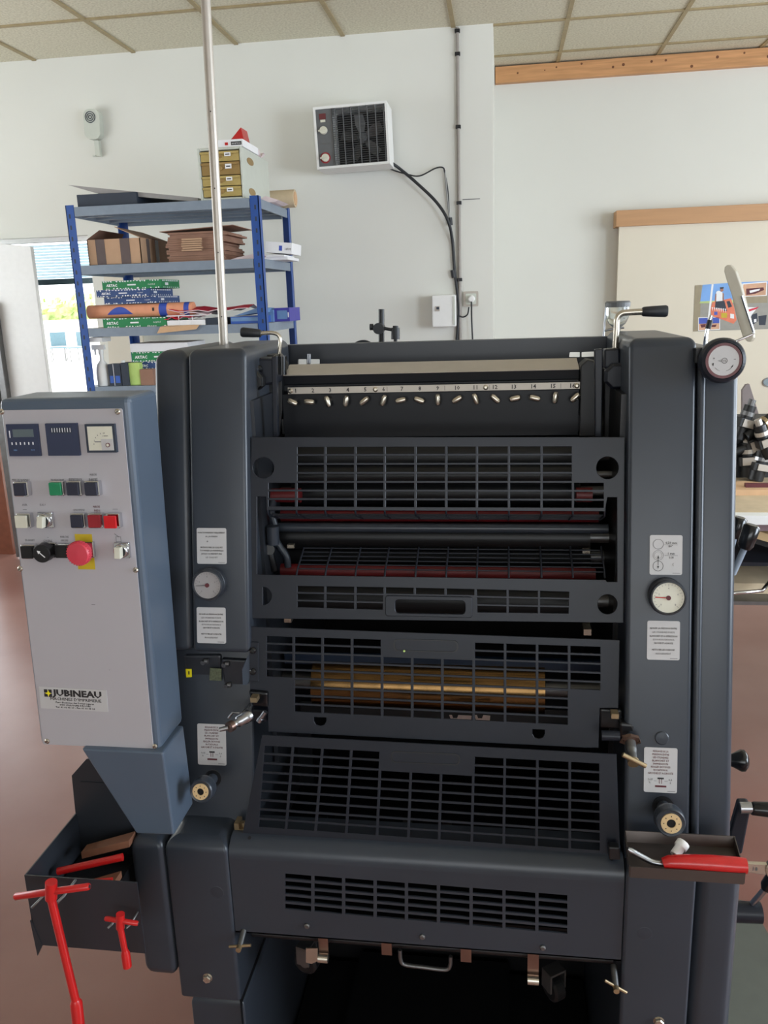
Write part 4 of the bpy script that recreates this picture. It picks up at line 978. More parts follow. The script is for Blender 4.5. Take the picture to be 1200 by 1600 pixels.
# front guard
FE = Fr(1.298)
tp = [412, 458, 504, 549, 595, 643, 690, 740, 788.5, 839.5, 890, 938]; bt = [402.5, 447, 493, 541, 589, 638, 686, 737, 787, 838, 890, 939]
holes = gridcells(FE, tp, bt, 1163, 1191, 1293, 1330, 9, 4.4, 3.6, {(i, j) for i in (4, 5, 6) for j in (0, 1)})
out = FE.poly([(410, 1148), (963, 1178), (969, 1346), (378, 1309)])
g = G(); g.plate(out, holes, .003, 0, FE.M, bev=.0005)
fg = guard_obj(g, 'front_guard')
g = G(); g.plate(pxr(FE, 611, 1175, 719, 1193, .0075), [pxr(FE, 613, 1177, 717, 1191.5, .006)], .001, 0, FE.M @ Matrix.Translation((0, 0, .0018))); g.build('finger_grip', 'black', fg)
# base panel
FP = Fr(1.122, 0)
bp = G(); xa, xb = -.437, .186
ring = []; 
nb = 8; prof = [(1.122, .5395), (1.122, .681)]+[(1.122+.03*(1-math.cos(PI/2*i/nb)), .681+.03*math.sin(PI/2*i/nb)) for i in range(1, nb+1)]
tp = [443, 488.6, 536.7, 586, 635, 685, 736, 787.5, 839, 889]
holes = gridcells(FP, tp, tp, 1363, 1397, 1422, 1461, 5, 5, 3.6, set())
o_ = [(xa, .5395-FP.o.z), (xb, .5395-FP.o.z), (xb, .681-FP.o.z), (xa, .681-FP.o.z)]
bp.plate(o_, holes, .003, 0, FP.M @ Matrix.Translation((0, 0, -.0015)))
vs_ = [(x, y, z) for x in (xa, xb) for y, z in prof[1:]]; n = len(prof)-1
bp.add(vs_, [(i, i+n, i+n+1, i+1) for i in range(n-1)], 0, True)
bp.box((xa, 1.152, .7085), (xb, 1.2, .711)); bp.box((xa, 1.122, .5395), (xb, 1.15, .542))
bpo = bp.build('base_panel', 'paint', press)
for px, py in ((480, 1446), (660, 1463), (848, 1480)):
    g = G(); g.lathe([(.0048, 0), (.0048, .0025), (.003, .004), (0, .004)], 0, 14, FP.at(px, py)); g.build('screw', 'steel_dull', bpo)
for px, py in ((386, 1312.5), (957, 1357.5)):
    g = G(); p = FP.w(px, py+14); g.lathe([(.003, 0), (0, .0006)], 0, 12, Matrix.Translation((p.x, 1.138, .7101)) @ Matrix.Rotation(.5, 4, 'X')); g.build('screw_hole', 'black', bpo)
# things seen through the base panel slots
for px in (512, 640, 700, 852):
    g = G(); p = aY(px, 1420, 1.3); g.box((p.x-.008, 1.3, .45), (p.x+.008, 1.31, .64)); g.build('inner_strut', 'bare_tray' if px != 512 else 'roller', press)
# base housings and legs
def basep(x0, x1, zb, zt, y0, r, name, rb=0, mt='paint'):
    g = G(); loft_column(g, x0, x1, zb, zt, y0, .3, r, 0, k=0, rt=.02, back=1.62, rb=rb); o = g.build(name, mt, press); split_smooth(o, 50); return o
basep(-.604, -.546, .434, .711, 1.116, .010, 'base_outer_cover', .03)
basep(-.5445, -.438, .402, .711, 1.118, .006, 'base_housing', .004)
basep(-.532, -.436, 0, .398, 1.128, .004, 'leg')
xs_ = aY(1088, 1400, 1.12).x
basep(.187, xs_-.001, 0, .711, 1.118, .006, 'base_housing'); basep(xs_+.001, .358, 0, .708, 1.124, .02, 'base_outer_cover')
g = G(); g.box((-.43, 1.60, 0), (.187, 1.61, .52)); g.box((-.436, 1.2, .52), (.187, 1.60, .525)); g.box((-.44, 1.12, 0), (-.4395, 1.6, .5)); g.build('base_shade_panel', 'inside', press)  # near-black panels added to darken the open space under the base
g = G(); g.box((-.43, 1.18, .0), (.18, 1.58, .07)); g.box((-.32, 1.25, .07), (.02, 1.58, .10)); g.build('shade_plate', 'inside', press)  # dark plates over the floor, shade under the press put into their colour
for px, py, fr_, r in ((340, 1393, FB, .0125), (1007, 1457, FB, .0125), (1034, 1153, FA, .0105)):
    g = G(); g.lathe([(r, 0), (r, .0012), (r*.86, .0022), (0, .0026)], 0, 24, fr_.at(px, py, 0, .0)); g.build('blanking_cap', 'paint', press)
for px, py in ((325, 1526), (1029, 1594)):
    g = G(); M_ = FB.at(px, py, .3, .001); g.lathe([(.0085, 0), (.0085, .001)], 0, 20, M_); g.lathe([(.0075, .001), (.0075, .006), (.006, .0075), (0, .0075)], 0, 6, M_); g.build('hex_bolt', 'nickel', press)
# underside furniture: strips, curled clips, casters, tube handle, wing screws
def strip(px, y0, y1, curl):
    a, b_ = aY(px-8.5, y0, 1.16), aY(px+8.5, y1, 1.16)
    g = G(); g.box((a.x, 1.16, b_.z), (b_.x, 1.163, a.z+.02))
    if curl: g.tube([(a.x+(.0 if curl > 0 else .0), 1.155, b_.z), (b_.x, 1.155, b_.z)], .008, 1, 20)
    if curl > 0: g.prism([aY(x, y, 1.15) for x, y in ((478, 1482), (496, 1482), (496, 1502), (487, 1506), (478, 1504))], (0, .003, 0), 1)
    g.build('clip_strip', ['copper_steel', 'nickel'], press)
strip(505, 1460, 1494, 1); strip(604, 1468, 1493, 0); strip(728, 1479, 1504, 0); strip(833, 1489, 1528, -1)
for px, py, rz in ((480, 1499, 1.3), (865, 1541, .6)):
    p = aY(px, py, 1.20); M_ = Matrix.Translation(p) @ Matrix.Rotation(rz, 4, 'Z') @ Matrix.Rotation(PI/2, 4, 'Y')
    g = G(); g.lathe([(.018, -.011), (.023, -.008), (.023, .008), (.018, .011)], 0, 28, M_); g.lathe([(.008, -.012), (.008, .012)], 1, 16, M_); c_ = g.build('caster', ['roller', 'steel_dull'], press)
    g = G(); M2 = Matrix.Translation(p) @ Matrix.Rotation(rz, 4, 'Z'); g.box((-.016, -.012, 0), (-.013, .012, .035), 0, M2); g.box((.013, -.012, 0), (.016, .012, .035), 0, M2); g.box((-.016, -.012, .032), (.016, .012, .036), 0, M2); g.build('fork', 'steel_dull', c_)
g = G(); g.tube(catmull([aY(x, y, 1.17) for x, y in ((625, 1484), (626, 1499), (632, 1507), (660, 1511), (695, 1515), (703, 1509), (704, 1494))], 4), .0035, 0, 10); g.build('tube_handle', 'steel_dull', press)
g = G(); a = aY(390, 1469, 1.17); b_ = aY(960, 1508, 1.17); g.tube([(a.x, 1.19, a.z), (b_.x, 1.19, a.z)], .008, 0, 14); g.build('cross_shaft', 'black', press)
def wing(px0, px1, py0, py1, Y, name='wing_screw', r=.0024):
    a, b_ = aY(px0, py0, Y), aY(px1, py1, Y); m_ = (a+b_)/2
    g = G(); g.tube([a, b_], r, 0, 10); g.lathe([(.0045, -.004), (.0045, .010)], 0, 14, Matrix.Translation(m_) @ Matrix.Rotation(PI/2, 4, 'X')); g.tube([m_, m_+V((0, .03, .012))], .005, 1, 12); return g.build(name, ['brass', 'steel_dull'], press)
wing(358, 392, 1479, 1477, 1.10); wing(945, 979, 1532, 1551, 1.10)
# latches left and right
def latch(c, bar, Y, flip):
    p = aY(*c, Y); t = G()
    M_ = FM(p.x, Y, p.z) @ Matrix.Rotation(.35, 4, 'X')
    t.plate([(-.016, -.005), (-.012, .006), (.0, .010), (.012, .006), (.016, -.005), (.008, -.009), (-.008, -.009)], [circ(-.011, -.001, .0028, 10), circ(.011, -.001, .0028, 10)], .005, 1, M_ @ Matrix.Translation((0, .004, -.012)))
    t.lathe([(.008, -.02), (.008, .004), (.0065, .012), (.0065, .026)], 0, 20, M_)
    a, b_ = aY(*bar[0], Y-.03), aY(*bar[1], Y-.03); t.tube([a, b_], .0035, 2, 12)
    t.lathe([(.0085, .024), (.0085, .030), (0, .030)], 2, 20, M_)
    t.build('latch_screw', ['steel_dull', 'copper_steel', 'brass'], press)
latch((986, 1168), ((973, 1179), (1009, 1197)), 1.16, 1)
g = G(); M_ = Matrix.Translation(aY(381, 1122, 1.16))
a, b_ = aY(389, 1118, 1.17), aY(357, 1137, 1.13); d = b_-a
g.tube([a, a+d*.25, a+d*.26, a+d*.55, a+d*.56, a+d*.8], [.010, .010, .0085, .0085, .006, .006], 0, 20); g.tube([a+d*.8, a+d*.98], [.0085, .0085], 1, 18); g.tube([b_, b_+V((-.014, -.002, -.003))], .0035, 0, 10)
g.tube([aY(357, 1122, 1.15), aY(364, 1113, 1.15), aY(374, 1114, 1.15)], .002, 0, 8); g.tube([aY(378, 1115, 1.16), aY(391, 1100, 1.2)], .0018, 0, 8); g.build('latch_screw', ['steel', 'copper_steel'], press)
pbox([(388, 1080), (418, 1083), (419, 1106), (394, 1104)], 1.20, .03, 'black_gloss', 'latch_block', .003)
pbox([(392, 1108), (417, 1110), (417, 1130), (392, 1128)], 1.215, .02, 'guard', 'latch_block', .004)
g = G(); p = aY(397, 1092, 1.19); g.box((p.x-.005, 1.185, p.z-.004), (p.x+.006, 1.2, p.z+.004)); g.build('brass_stud', 'brass', press); g = G(); p = aY(960, 1117, 1.19); g.box((p.x-.005, 1.185, p.z-.004), (p.x+.006, 1.2, p.z+.004)); g.build('brass_stud', 'brass', press)
g = G(); a, b_ = aY(408, 1122, 1.19), aY(415, 1112, 1.19); g.tube([a, b_], .004, 0, 12); g.tube([a, a+V((-.004, 0, -.006))], .005, 0, 12); g.build('latch_pin', 'steel', press)
pbox([(937, 1108), (972, 1110), (972, 1140), (937, 1138)], 1.205, .02, 'black', 'latch_block', .003)
g = G(); a, b_ = aY(940, 1149, 1.17), aY(968, 1150, 1.17); g.tube([a, b_], .0075, 0, 16); g.build('latch_rod', 'guard', press)
pbox([(968, 1130), (990, 1132), (996, 1150), (996, 1162), (968, 1162)], 1.19, .03, 'black', 'latch_block', .004)
# mechanism gap in the left column
pbox([(287, 1024), (345, 1024), (345, 1075), (318, 1078), (306, 1105), (291, 1104)], 1.235, .03, 'paint_dark', 'mechanism_block', .004)
pbox([(345, 1030), (384, 1032), (386, 1071), (350, 1072)], 1.232, .03, 'paint_dark', 'mechanism_block', .003)
pbox([(378, 1046), (392, 1014), (394, 1046), (387, 1070), (379, 1071)], 1.225, .03, 'paint_lit', 'mechanism_block', .001)  # lit right side of the block, painted as a lighter piece
g = G(); g.prism([aY(x, y, 1.232) for x, y in ((290, 1045.5), (299, 1045.5), (299.5, 1058), (291, 1058.5))], (0, .0014, 0), 0); g.prism([aY(x, y, 1.2315) for x, y in ((294, 1049), (296, 1049), (296, 1054), (294.4, 1054))], (0, .001, 0), 1); g.build('yellow_tag', ['yellow_bright', 'ink'], press)
g = G(); g.prism([aY(x, y, 1.228) for x, y in ((328, 1044), (346, 1045), (346, 1064), (327, 1063))], (0, .0014, 0), 0); g.build('worn_tag', 'sticker_olive', press)
for px, py in ((353, 1037), (356, 1070), (320, 1033)):
    g = G(); p = aY(px, py, 1.228); g.tube([p, p+V((.006, 0.0, .0))], .0045, 0, 6); g.tube([p+V((-.003, -.004, -.002)), p+V((0, .02, 0))], .004, 0, 12); g.build('stud', 'steel_dull', press)
g = G(); a = aY(430, 1308, 1.15)
for px, py, s_ in ((371, 1289, 1), (379, 1298, 1)):
    p = aY(px, py, 1.16); g.box((p.x-.004, 1.155, p.z-.007), (p.x+.004, 1.175, p.z+.006))
g.tube([aY(380, 1284, 1.165), aY(384, 1300, 1.165)], .004, 0, 10); g.build('guard_pivot', 'brass', press)
pbox([(951, 1324), (968, 1325), (970, 1344), (952, 1344)], 1.13, .015, 'black', 'guard_pivot', .002)

# ---- gauges, knobs, plates
def gauge(bx, by, face, ndl, ang, px_r, label):
    h = .052; M_ = FA.at(bx, by, 0, 0); r = px_r*.00098
    M2 = M_.copy(); 
    # shaft leans towards the room, square to the room's back wall
    Mg = FM(M_.translation.x, M_.translation.y, M_.translation.z) @ Matrix.Rotation(-.12, 4, 'X') @ Matrix.Diagonal((1, 1, .52, 1))
    g = G(); g.lathe([(r*1.0, -.03), (r*1.0, .018), (r*.93, .024), (r*1.02, .028), (r*1.04, .036), (r*.97, .046), (r*.90, .047), (r*.86, .041), (0, .041)], 0, 40, Mg); ga = g.build('pressure_gauge', 'paint_dark', press); split_smooth(ga)
    g = G(); g.lathe([(r*.86, .0412), (r*.86, .0418), (0, .0418)], 0, 36, Mg)
    for k in range(21):
        a = math.radians(225-270*k/20); L = .004 if k % 5 == 0 else .0022; Mr = Mg @ Matrix.Rotation(a, 4, 'Z'); g.box((r*.8-L, -.0002, .0418), (r*.8, .0002, .0421), 1, Mr)
    for k in range(5):
        a = math.radians(225-270*k/4); g.text(str(k*2), .0042, Mg @ Matrix.Translation((r*.55*math.cos(a), r*.55*math.sin(a)-.0015, .0419)), 1)
    g.build('dial', [face, 'ink_grey'], ga)
    g = G(); Mr = Mg @ Matrix.Rotation(ang, 4, 'Z'); g.box((0, -.0008, .0428), (r*.72, .0008, .0434), 0, Mr); g.lathe([(.0035, .042), (.0035, .045), (0, .045)], 1, 14, Mg); g.build('needle', [ndl, 'maroon'], ga)
gauge(331, 910, 'dial_grey', 'ink_grey', PI*1.02, 26, '')
gauge(1040, 929, 'cream_cap', 'red', PI*.985, 27, '')
def adj_knob(bx, by, r, h):
    M_ = FA.at(bx, by); p = M_.translation; Mg = FM(p.x, p.y, p.z) @ Matrix.Rotation(-.2, 4, 'X')
    g = G(); g.lathe([(r*.75, -.0), (r*.75, .0015), (0, .0015)], 1, 24, FA.at(bx, by)); g.lathe([(r*.45, 0), (r*.42, h*.5), (r*.5, h*.55), (r*.98, h*.62), (r*1.02, h*.72), (r*.98, h*.96), (r*.9, h), (r*.78, h*.985), (0, h*.97)], 0, 36, Mg); k = g.build('adjusting_knob', ['paint', 'black'], press); split_smooth(k)
    g = G(); g.lathe([(r*.3, h*.98), (r*.3, h*1.02), (r*.68, h*1.02), (r*.68, h*.98)], 0, 32, Mg, False, False); g.lathe([(r*.34, h*.985), (0, h*.985)], 1, 20, Mg)
    for kk in range(8): a = 2*PI*kk/8; g.lathe([(.0009, h*1.02), (.0009, h*1.025), (0, h*1.025)], 1, 6, Mg @ Matrix.Translation((r*.5*math.cos(a), r*.5*math.sin(a), 0)))
    g.build('scale_ring', ['wood_light', 'black'], k)
FL = Fr(1.335)
adj_knob(333, 1216, .0190, .058); adj_knob(1036, 1260, .0215, .062)
def iplate(fr, x0, y0, x1, y1, lines, extra=None, rot=0):
    g = G(); q = pxr(fr, x0, y0, x1, y1, .0028); g.plate(q, [], .0008, 0, fr.M @ Matrix.Translation((0, 0, .0006)))
    xa = min(p[0] for p in q); xb = max(p[0] for p in q); ya = min(p[1] for p in q); yb = max(p[1] for p in q); w, h = xb-xa, yb-ya; cx = (xa+xb)/2
    for body, fy, fw, mi in lines:
        g.text(body, h*.062, fr.M @ Matrix.Translation((cx, yb-h*fy, .0011)), mi, w=w*fw)
    if extra: extra(g, fr, xa, xb, ya, yb)
    return g.build('instruction_plate', ['plate', 'ink_grey', 'maroon', 'ink'], press)
def plus(g, fr, xa, xb, ya, yb):
    g.text('+', .006, fr.M @ Matrix.Translation((xa+(xb-xa)*.36, yb-(yb-ya)*.41, .0011)), 3); g.box((xb-.014, ya+.002, .0010), (xb-.003, ya+.0026, .0012), 1, fr.M)
iplate(FA, 308, 825, 354, 881, [('FONCTIONNEMENT UNIQUEMENT', .15, .9, 3), ('A LA MAIN', .255, .4, 3), ('INTRODUIRE LE CLIQUET', .56, .75, 3), ('TOURNER LA MANIVELLE', .65, .8, 3), ('JUSQU A FERMETURE', .74, .7, 3), ('LE CLIQUET', .84, .4, 1)], plus)
ent = [('REGLER LA PRESSION ENTRE', .21, .82, 3), ('LES CYLINDRES PORTE', .31, .68, 1), ('BLANCHET ET D IMPRESSION', .41, .84, 3), ('SE POUR ROTATION A', .50, .66, 1), ('GAUCHE ET A DROITE', .59, .58, 3), ('NETTOYER LES CORDONS', .76, .7, 3), ('REGULIEREMENT', .86, .46, 1)]
def foot(g, fr, xa, xb, ya, yb): g.box((xb-.014, ya+.0022, .0010), (xb-.003, ya+.0030, .0012), 1, fr.M)
iplate(FA, 308, 949, 353, 1005, ent, foot)
iplate(FA, 1011, 970, 1062, 1031, ent, foot)
rg = [('REGLAGE DE LA', .10, .46, 2), ('PRESSION ENTRE', .17, .5, 2), ('LES CYLINDRES', .24, .46, 2), ('BLANCHET ET', .31, .5, 2), ('IMPRESSION', .38, .44, 2), ('REGLER DE POUSS', .45, .58, 2), ('ROTATION A', .52, .42, 2), ('GAUCHE ET A DROITE', .59, .76, 2)]
def diag(g, fr, xa, xb, ya, yb):
    w, h = xb-xa, yb-ya; Z = .0011
    def bx(a, b_, c, d, mi): g.box((xa+w*a, ya+h*b_, Z-.0001), (xa+w*c, ya+h*d, Z+.0002), mi, fr.M)
    bx(.41, .30, .6, .335, 3); bx(.46, .20, .475, .30, 2); bx(.53, .20, .545, .30, 2); bx(.34, .12, .68, .16, 2); bx(.3, .255, .38, .26, 1); bx(.62, .255, .72, .26, 1)
    for s_, a, b_ in (('0,35', .2, .27), ('0,4', .8, .27), ('0', .18, .2), ('0', .8, .2)): g.text(s_, h*.06, fr.M @ Matrix.Translation((xa+w*a, ya+h*b_, Z)), 1)
    foot(g, fr, xa, xb, ya, yb)
iplate(FL, 309, 1131, 353.5, 1195, rg, diag)
iplate(FA, 1006, 1168, 1058, 1238, rg, diag)
def circles(g, fr, xa, xb, ya, yb):
    w, h = xb-xa, yb-ya; r = w*.165
    for fy, ins, mi in ((.23, .9, 1), (.51, .93, 1), (.78, .92, 3)):
        Mc = fr.M @ Matrix.Translation((xa+w*.26, yb-h*fy, .0011)); g.plate(circ(0, 0, r, 28), [circ(0, 0, r*ins, 28)], .0002, mi, Mc)
        if fy == .51: g.plate(circ(0, 0, r*.72, 24), [circ(0, 0, r*.68, 24)], .0002, 1, Mc)
    g.box((xa+w*.255, yb-h*.76, .0010), (xa+w*.268, yb-h*.54, .0013), 3, fr.M)
    for fy, s_ in ((.52, 1), (.78, -1)): g.prism([fr.M @ V((xa+w*.262-.0014, yb-h*fy-.004*(s_ > 0)+.0, .0013)), fr.M @ V((xa+w*.262+.0014, yb-h*fy-.004*(s_ > 0), .0013)), fr.M @ V((xa+w*.262, yb-h*fy+(.001 if s_ > 0 else -.004), .0013))], fr.ez*.0002, 3)
    for body, fx, fy in (('0,23 mm', .66, .22), ('80°', .64, .31), ('1 mm', .66, .49), ('118', .66, .59), ('{', .72, .76)): g.text(body, h*.08, fr.M @ Matrix.Translation((xa+w*fx, yb-h*fy, .0011)), 3)
    g.box((xa+w*.44, yb-h*.245, .001), (xa+w*.86, yb-h*.239, .0012), 3, fr.M); g.box((xa+w*.46, yb-h*.515, .001), (xa+w*.86, yb-h*.509, .0012), 3, fr.M); foot(g, fr, xa, xb, ya, yb)
iplate(FA, 1015, 836, 1066, 898, [], circles)

# ---- handwheel at the top right
p = FA.w(1120, 563); Mg = FM(p.x+.001, p.y+.005, p.z) @ Matrix.Rotation(-.05, 4, 'X')
g = G(); g.lathe([(.018, -.0), (.018, .012), (.030, .016), (.0325, .024), (.0325, .034), (.030, .041), (.026, .043), (.0255, .040), (0, .040)], 0, 44, Mg); hw = g.build('handwheel', 'guard', press); split_smooth(hw)
g = G(); g.lathe([(.0252, .0402), (.0252, .0412), (.0212, .0412), (.0212, .0402)], 0, 40, Mg, False, False); g.build('maroon_ring', 'maroon_ring', hw)
g = G(); g.lathe([(.0213, .0404), (.0213, .0410), (0, .0410)], 0, 36, Mg)
g.plate(circ(.001, 0, .0040, 20), [circ(.001, 0, .0034, 20)], .0002, 1, Mg @ Matrix.Translation((0, 0, .0412))); g.text('15', .0045, Mg @ Matrix.Translation((.001, -.0017, .0411)), 1)
for pts in ([(-.0085, 0), (-.003, .0015), (-.003, .001), (-.0078, 0)], [(-.0085, 0), (-.003, -.0015), (-.003, -.001), (-.0078, 0)], [(-.0155, -.003), (-.0135, -.003), (-.0142, -.0075), (-.0155, -.006)], [(.0135, -.0055), (.0115, -.0075), (.0098, -.0105), (.0125, -.009)], [(-.0150, .0038), (-.0124, .0038), (-.0124, .0033), (-.0150, .0033)], [(-.0139, .0048), (-.0134, .0048), (-.0134, .0022), (-.0139, .0022)], [(.0135, .002), (.0165, .002), (.0165, .0015), (.0135, .0015)]): g.plate(pts, [], .0002, 1, Mg @ Matrix.Translation((0, 0, .0412)))
n = 20; arc = lambda a0, a1, r: [(r*math.cos(a), r*math.sin(a)) for a in [math.radians(a0+(a1-a0)*i/10) for i in range(11)]]
for a0, a1 in ((218, 250), (285, 318)): g.plate(arc(a0, a1, .0152)+arc(a1, a0, .0149), [], .0002, 1, Mg @ Matrix.Translation((0, 0, .0412)))
g.build('dial_plate', ['plate', 'ink'], hw)
# shallow block and cap left of the wheel
pbox([(1087, 545), (1100, 543), (1100, 566), (1087, 568)], 1.285, .02, 'black', 'wheel_block', .001)

# ---- items on top and behind
g = G(); Y = 1.6
sh = [(1131, 424), (1132, 417), (1136, 413.5), (1142, 415), (1149, 424), (1158, 450), (1168, 490), (1176, 518), (1177, 528), (1173, 534), (1167, 534), (1160, 526), (1152, 500), (1143, 462), (1135, 438)]
g.prism([aY(x, y, Y) for x, y in sh], (.006, .006, 0)); g.tube([aY(x, y, 1.592) for x, y in ((1159, 462), (1163, 475), (1177, 517))]+[aY(1177, 521, 1.592), aY(1172, 524, 1.592), aY(1150, 533, 1.592), aY(1135, 539, 1.57), V((.338, 1.52, 1.455))], .0024, 1, 10)
g.build('paper_stop_arm', ['taupe_plastic', 'chrome'], press, bevel=.0015)
g = G(); g.tube([V((aY(1102, 522, 1.42).x, 1.42, 1.455)), aY(1104, 520, 1.42), aY(1108, 504, 1.42), aY(1112, 493, 1.42)], .0032, 0, 12); g.tube([aY(1106, 514, 1.42), aY(1110, 500, 1.42)], .0045, 1, 12); g.build('guide_rod', ['chrome', 'black'], press)
g = G(); p = aY(964, 512, 1.66); q = aY(964, 478, 1.66); Mj = Matrix.Translation((p.x, 1.66, p.z))
h = q.z-p.z; g.lathe([(.006, -.012), (.007, 0), (.016, .008), (.021, .018), (.0215, h)], 0, 28, Mj, True); jar = g.build('oil_jar', 'clear_plastic', press)
g = G(); g.lathe([(.023, h-.002), (.0235, h+.006), (.021, h+.009), (0, h+.009)], 0, 28, Mj); g.build('lid', 'heater_grey', jar)
g = G(); g.tube([aY(948, 475, 1.66), aY(947, 480, 1.66), aY(943, 526, 1.66)], .002, 0, 8); g.tube([aY(943, 517, 1.66), aY(962, 513, 1.66), aY(975, 512, 1.66)], .002, 0, 8); g.build('jar_bracket', 'steel', jar)
g = G(); Y = 1.85
g.tube([aY(596, 483, Y), aY(596, 505, Y), aY(596, 545, Y)], .0065, 0, 16); g.build('post', 'black', press)
g = G(); p = aY(593, 513, Y); g.tube([aY(578, 511, Y-.012), aY(583, 511, Y-.012)], .007, 0, 14); g.tube([aY(582, 511, Y-.012), aY(600, 513, Y-.012), aY(616, 516, Y-.012)], .0035, 0, 12); g.tube([p+V((0, -.02, 0)), p+V((0, .01, 0))], .012, 0, 20)
g.tube([aY(618, 512, Y-.012), aY(618, 530, Y-.012)], [.009, .0095], 0, 18); g.tube([aY(618, 509, Y-.012), aY(618, 513, Y-.012)], .006, 0, 12); g.tube([aY(618, 530, Y-.012), aY(617, 545, Y-.012)], .004, 0, 10); g.build('clamp_head', 'cable_black', press, bevel=.0008)
g = G(); p = aY(568, 546, Y); g.lathe([(.026, 0), (.026, .012)], 0, 32, FM(p.x, Y, p.z) @ Matrix.Diagonal((1, .8, 1, 1))); g.build('round_guide', 'cable_black', press)
# rear body so the press is solid from the side
g = G(); g.box((XL0+.01, BK, 0), (-.405, 2.05, 1.40)); g.box((.2, BK, 0), (XR2-.005, 2.05, 1.38)); g.box((-.405, 1.75, 0), (.2, 2.05, 1.34)); g.build('rear_body', 'paint_dark', press)
# ---- right-hand levers, knob and cranks
def right_lever(g0, g1, s1, Y, lbl):
    a, b_, c = aY(*g0, Y), aY(*g1, Y), aY(*s1, Y)
    t = G(); t.tube([c, b_, a], .006, 0, 12); t.tube([c, V((.343, Y, c.z))], .007, 0, 12); o = t.build('lever', 'steel_blue_shelf', press)
    d = b_-a; gg = G(); gg.tube([a, a+d*.08, a+d*.85, b_], [.011, .0155, .0145, .011], 0, 20); gg.build('grip', 'black_gloss', o)
right_lever((1176, 820), (1163, 857), (1145, 897), 1.58, '')
right_lever((1156, 808), (1147, 840), (1139, 870), 1.70, '')
p = aY(1150, 1188, 1.35); Mk = Matrix.Translation((.345, 1.35, p.z)) @ Matrix.Rotation(PI/2, 4, 'Y')
x1 = aY(1168, 1188, 1.35).x-.345
g = G(); g.lathe([(.006, 0), (.006, x1*.45)], 1, 16, Mk); g.lathe([(.0085, x1*.4), (.0085, x1*.55), (.012, x1*.68), (.0185, x1*.85), (.0185, x1*.93), (.012, x1), (0, x1)], 0, 32, Mk, True); g.build('mushroom_knob', ['black_gloss', 'steel'], press)
Y = 1.22
g = G(); g.prism([aY(x, y, Y) for x, y in ((1154, 1254), (1170, 1254), (1174, 1262), (1160, 1335), (1140, 1335), (1141, 1300))], (0, .014, 0)); g.tube([V((.34, Y+.007, aY(1150, 1325, Y).z)), V((aY(1150, 1325, Y).x, Y+.007, aY(1150, 1325, Y).z))], .009, 0, 14); cr = g.build('crank_arm', 'guard', press, bevel=.003)
g = G(); a = aY(1156, 1262, Y-.004); g.tube([a, aY(1174, 1262, Y-.004)], .009, 1, 18); g.tube([aY(1173, 1262, Y-.004), aY(1176, 1263, Y-.004), aY(1215, 1266, Y-.004), aY(1235, 1267, Y-.004)], [.0085, .0105, .0125, .011], 0, 20); g.build('crank_grip', ['black_gloss', 'steel'], cr)
Y = 1.2
g = G(); a = aY(1163, 1426, Y); g.tube([V((.35, Y, a.z)), aY(1189, 1426, Y)], .0165, 0, 22); g.tube([aY(1176, 1412, Y), aY(1200, 1384, Y-.01)], .005, 1, 12); cr = g.build('crank_hub', ['guard', 'steel'], press, bevel=.001)
g = G(); g.tube([aY(1196, 1390, Y-.01), aY(1199, 1384, Y-.01), aY(1214, 1362, Y-.01)], [.007, .0105, .011], 0, 18); g.build('crank_grip', 'black_gloss', cr)
# ---- tray on the right base
zt_ = .769; zf = .734; xa, xb = aY(977, 1297, 1.13).x, aY(1146, 1305, 1.13).x; xc, xd = aY(985, 1352, 1.045).x, aY(1163, 1366, 1.045).x
g = G(); t = .0015
def quad(a, b_, c, d, n_): g.prism([a, b_, c, d], n_)
yb_, yf_ = 1.128, 1.045
zlip = .769
g.prism([(xa, yb_, zt_), (xb, yb_, zt_), (xb, yb_-.006, zf+.02), (xa, yb_-.006, zf+.02)], (0, -t, 0)); g.prism([(xa, yb_-.006, zf+.02), (xb, yb_-.006, zf+.02), (xd, yf_+.0, zf+.018), (xc, yf_, zf+.018)], (0, 0, -t))
g.prism([(xb, yb_, zt_), (xd, yf_, zlip), (xd, yf_, zf+.018), (xb, yb_-.006, zf+.02)], (t, 0, 0)); g.prism([(xa, yb_, zt_), (xc, yf_, zlip), (xc, yf_, zf+.018), (xa, yb_-.006, zf+.02)], (-t, 0, 0))
g.prism([(xc, yf_, zlip), (xd, yf_, zlip), (xd, yf_, zf+.018), (xc, yf_, zf+.018)], (0, -t, 0))
g.box((xa+.01, 1.122, .711), (xb-.01, yb_-.003, zf+.018))
g.build('tool_tray', 'bare_tray', press)

# ---- control console
con = G()
cb = [FC.p(-9, 622), FC.p(201, 621), FC.p(252, 1172), FC.p(68, 1166)]
x0c, x1c = (cb[0][0]+cb[3][0])/2, (cb[1][0]+cb[2][0])/2
ztc, zbc = FC.w(100, 622).z, FC.w(160, 1170).z
ly_ = lambda z: 1.12+.04*(z-1.45)
con.prism([(x0c, ly_(ztc), ztc), (x0c, ly_(ztc)+.10, ztc), (x0c, ly_(zbc)+.095, zbc), (x0c, ly_(zbc), zbc)], (x1c-x0c, 0, 0))
cons = con.build('control_console', 'paint_lit', press, bevel=.008, seg=3)
neck = G(); npx = [(127, 1170), (255, 1176), (272, 1305), (213, 1303)]
yn = ly_(zbc)-.012; np_ = [aY(x, y, yn) for x, y in npx]
neck.prism(np_, (0, .085, 0)); neck.build('console_neck', 'paint_lit', cons, bevel=.003)
g = G(); q = [FC.p(-3, 640), FC.p(187, 637), FC.p(248, 1168), FC.p(70, 1162)]
xa_, xb_ = x0c+.006, x1c-.011
g.plate(rrect(xa_, q[3][1], xb_, q[0][1]-.001, .003), [], .0016, 0, FC.M @ Matrix.Translation((0, 0, .0012)))
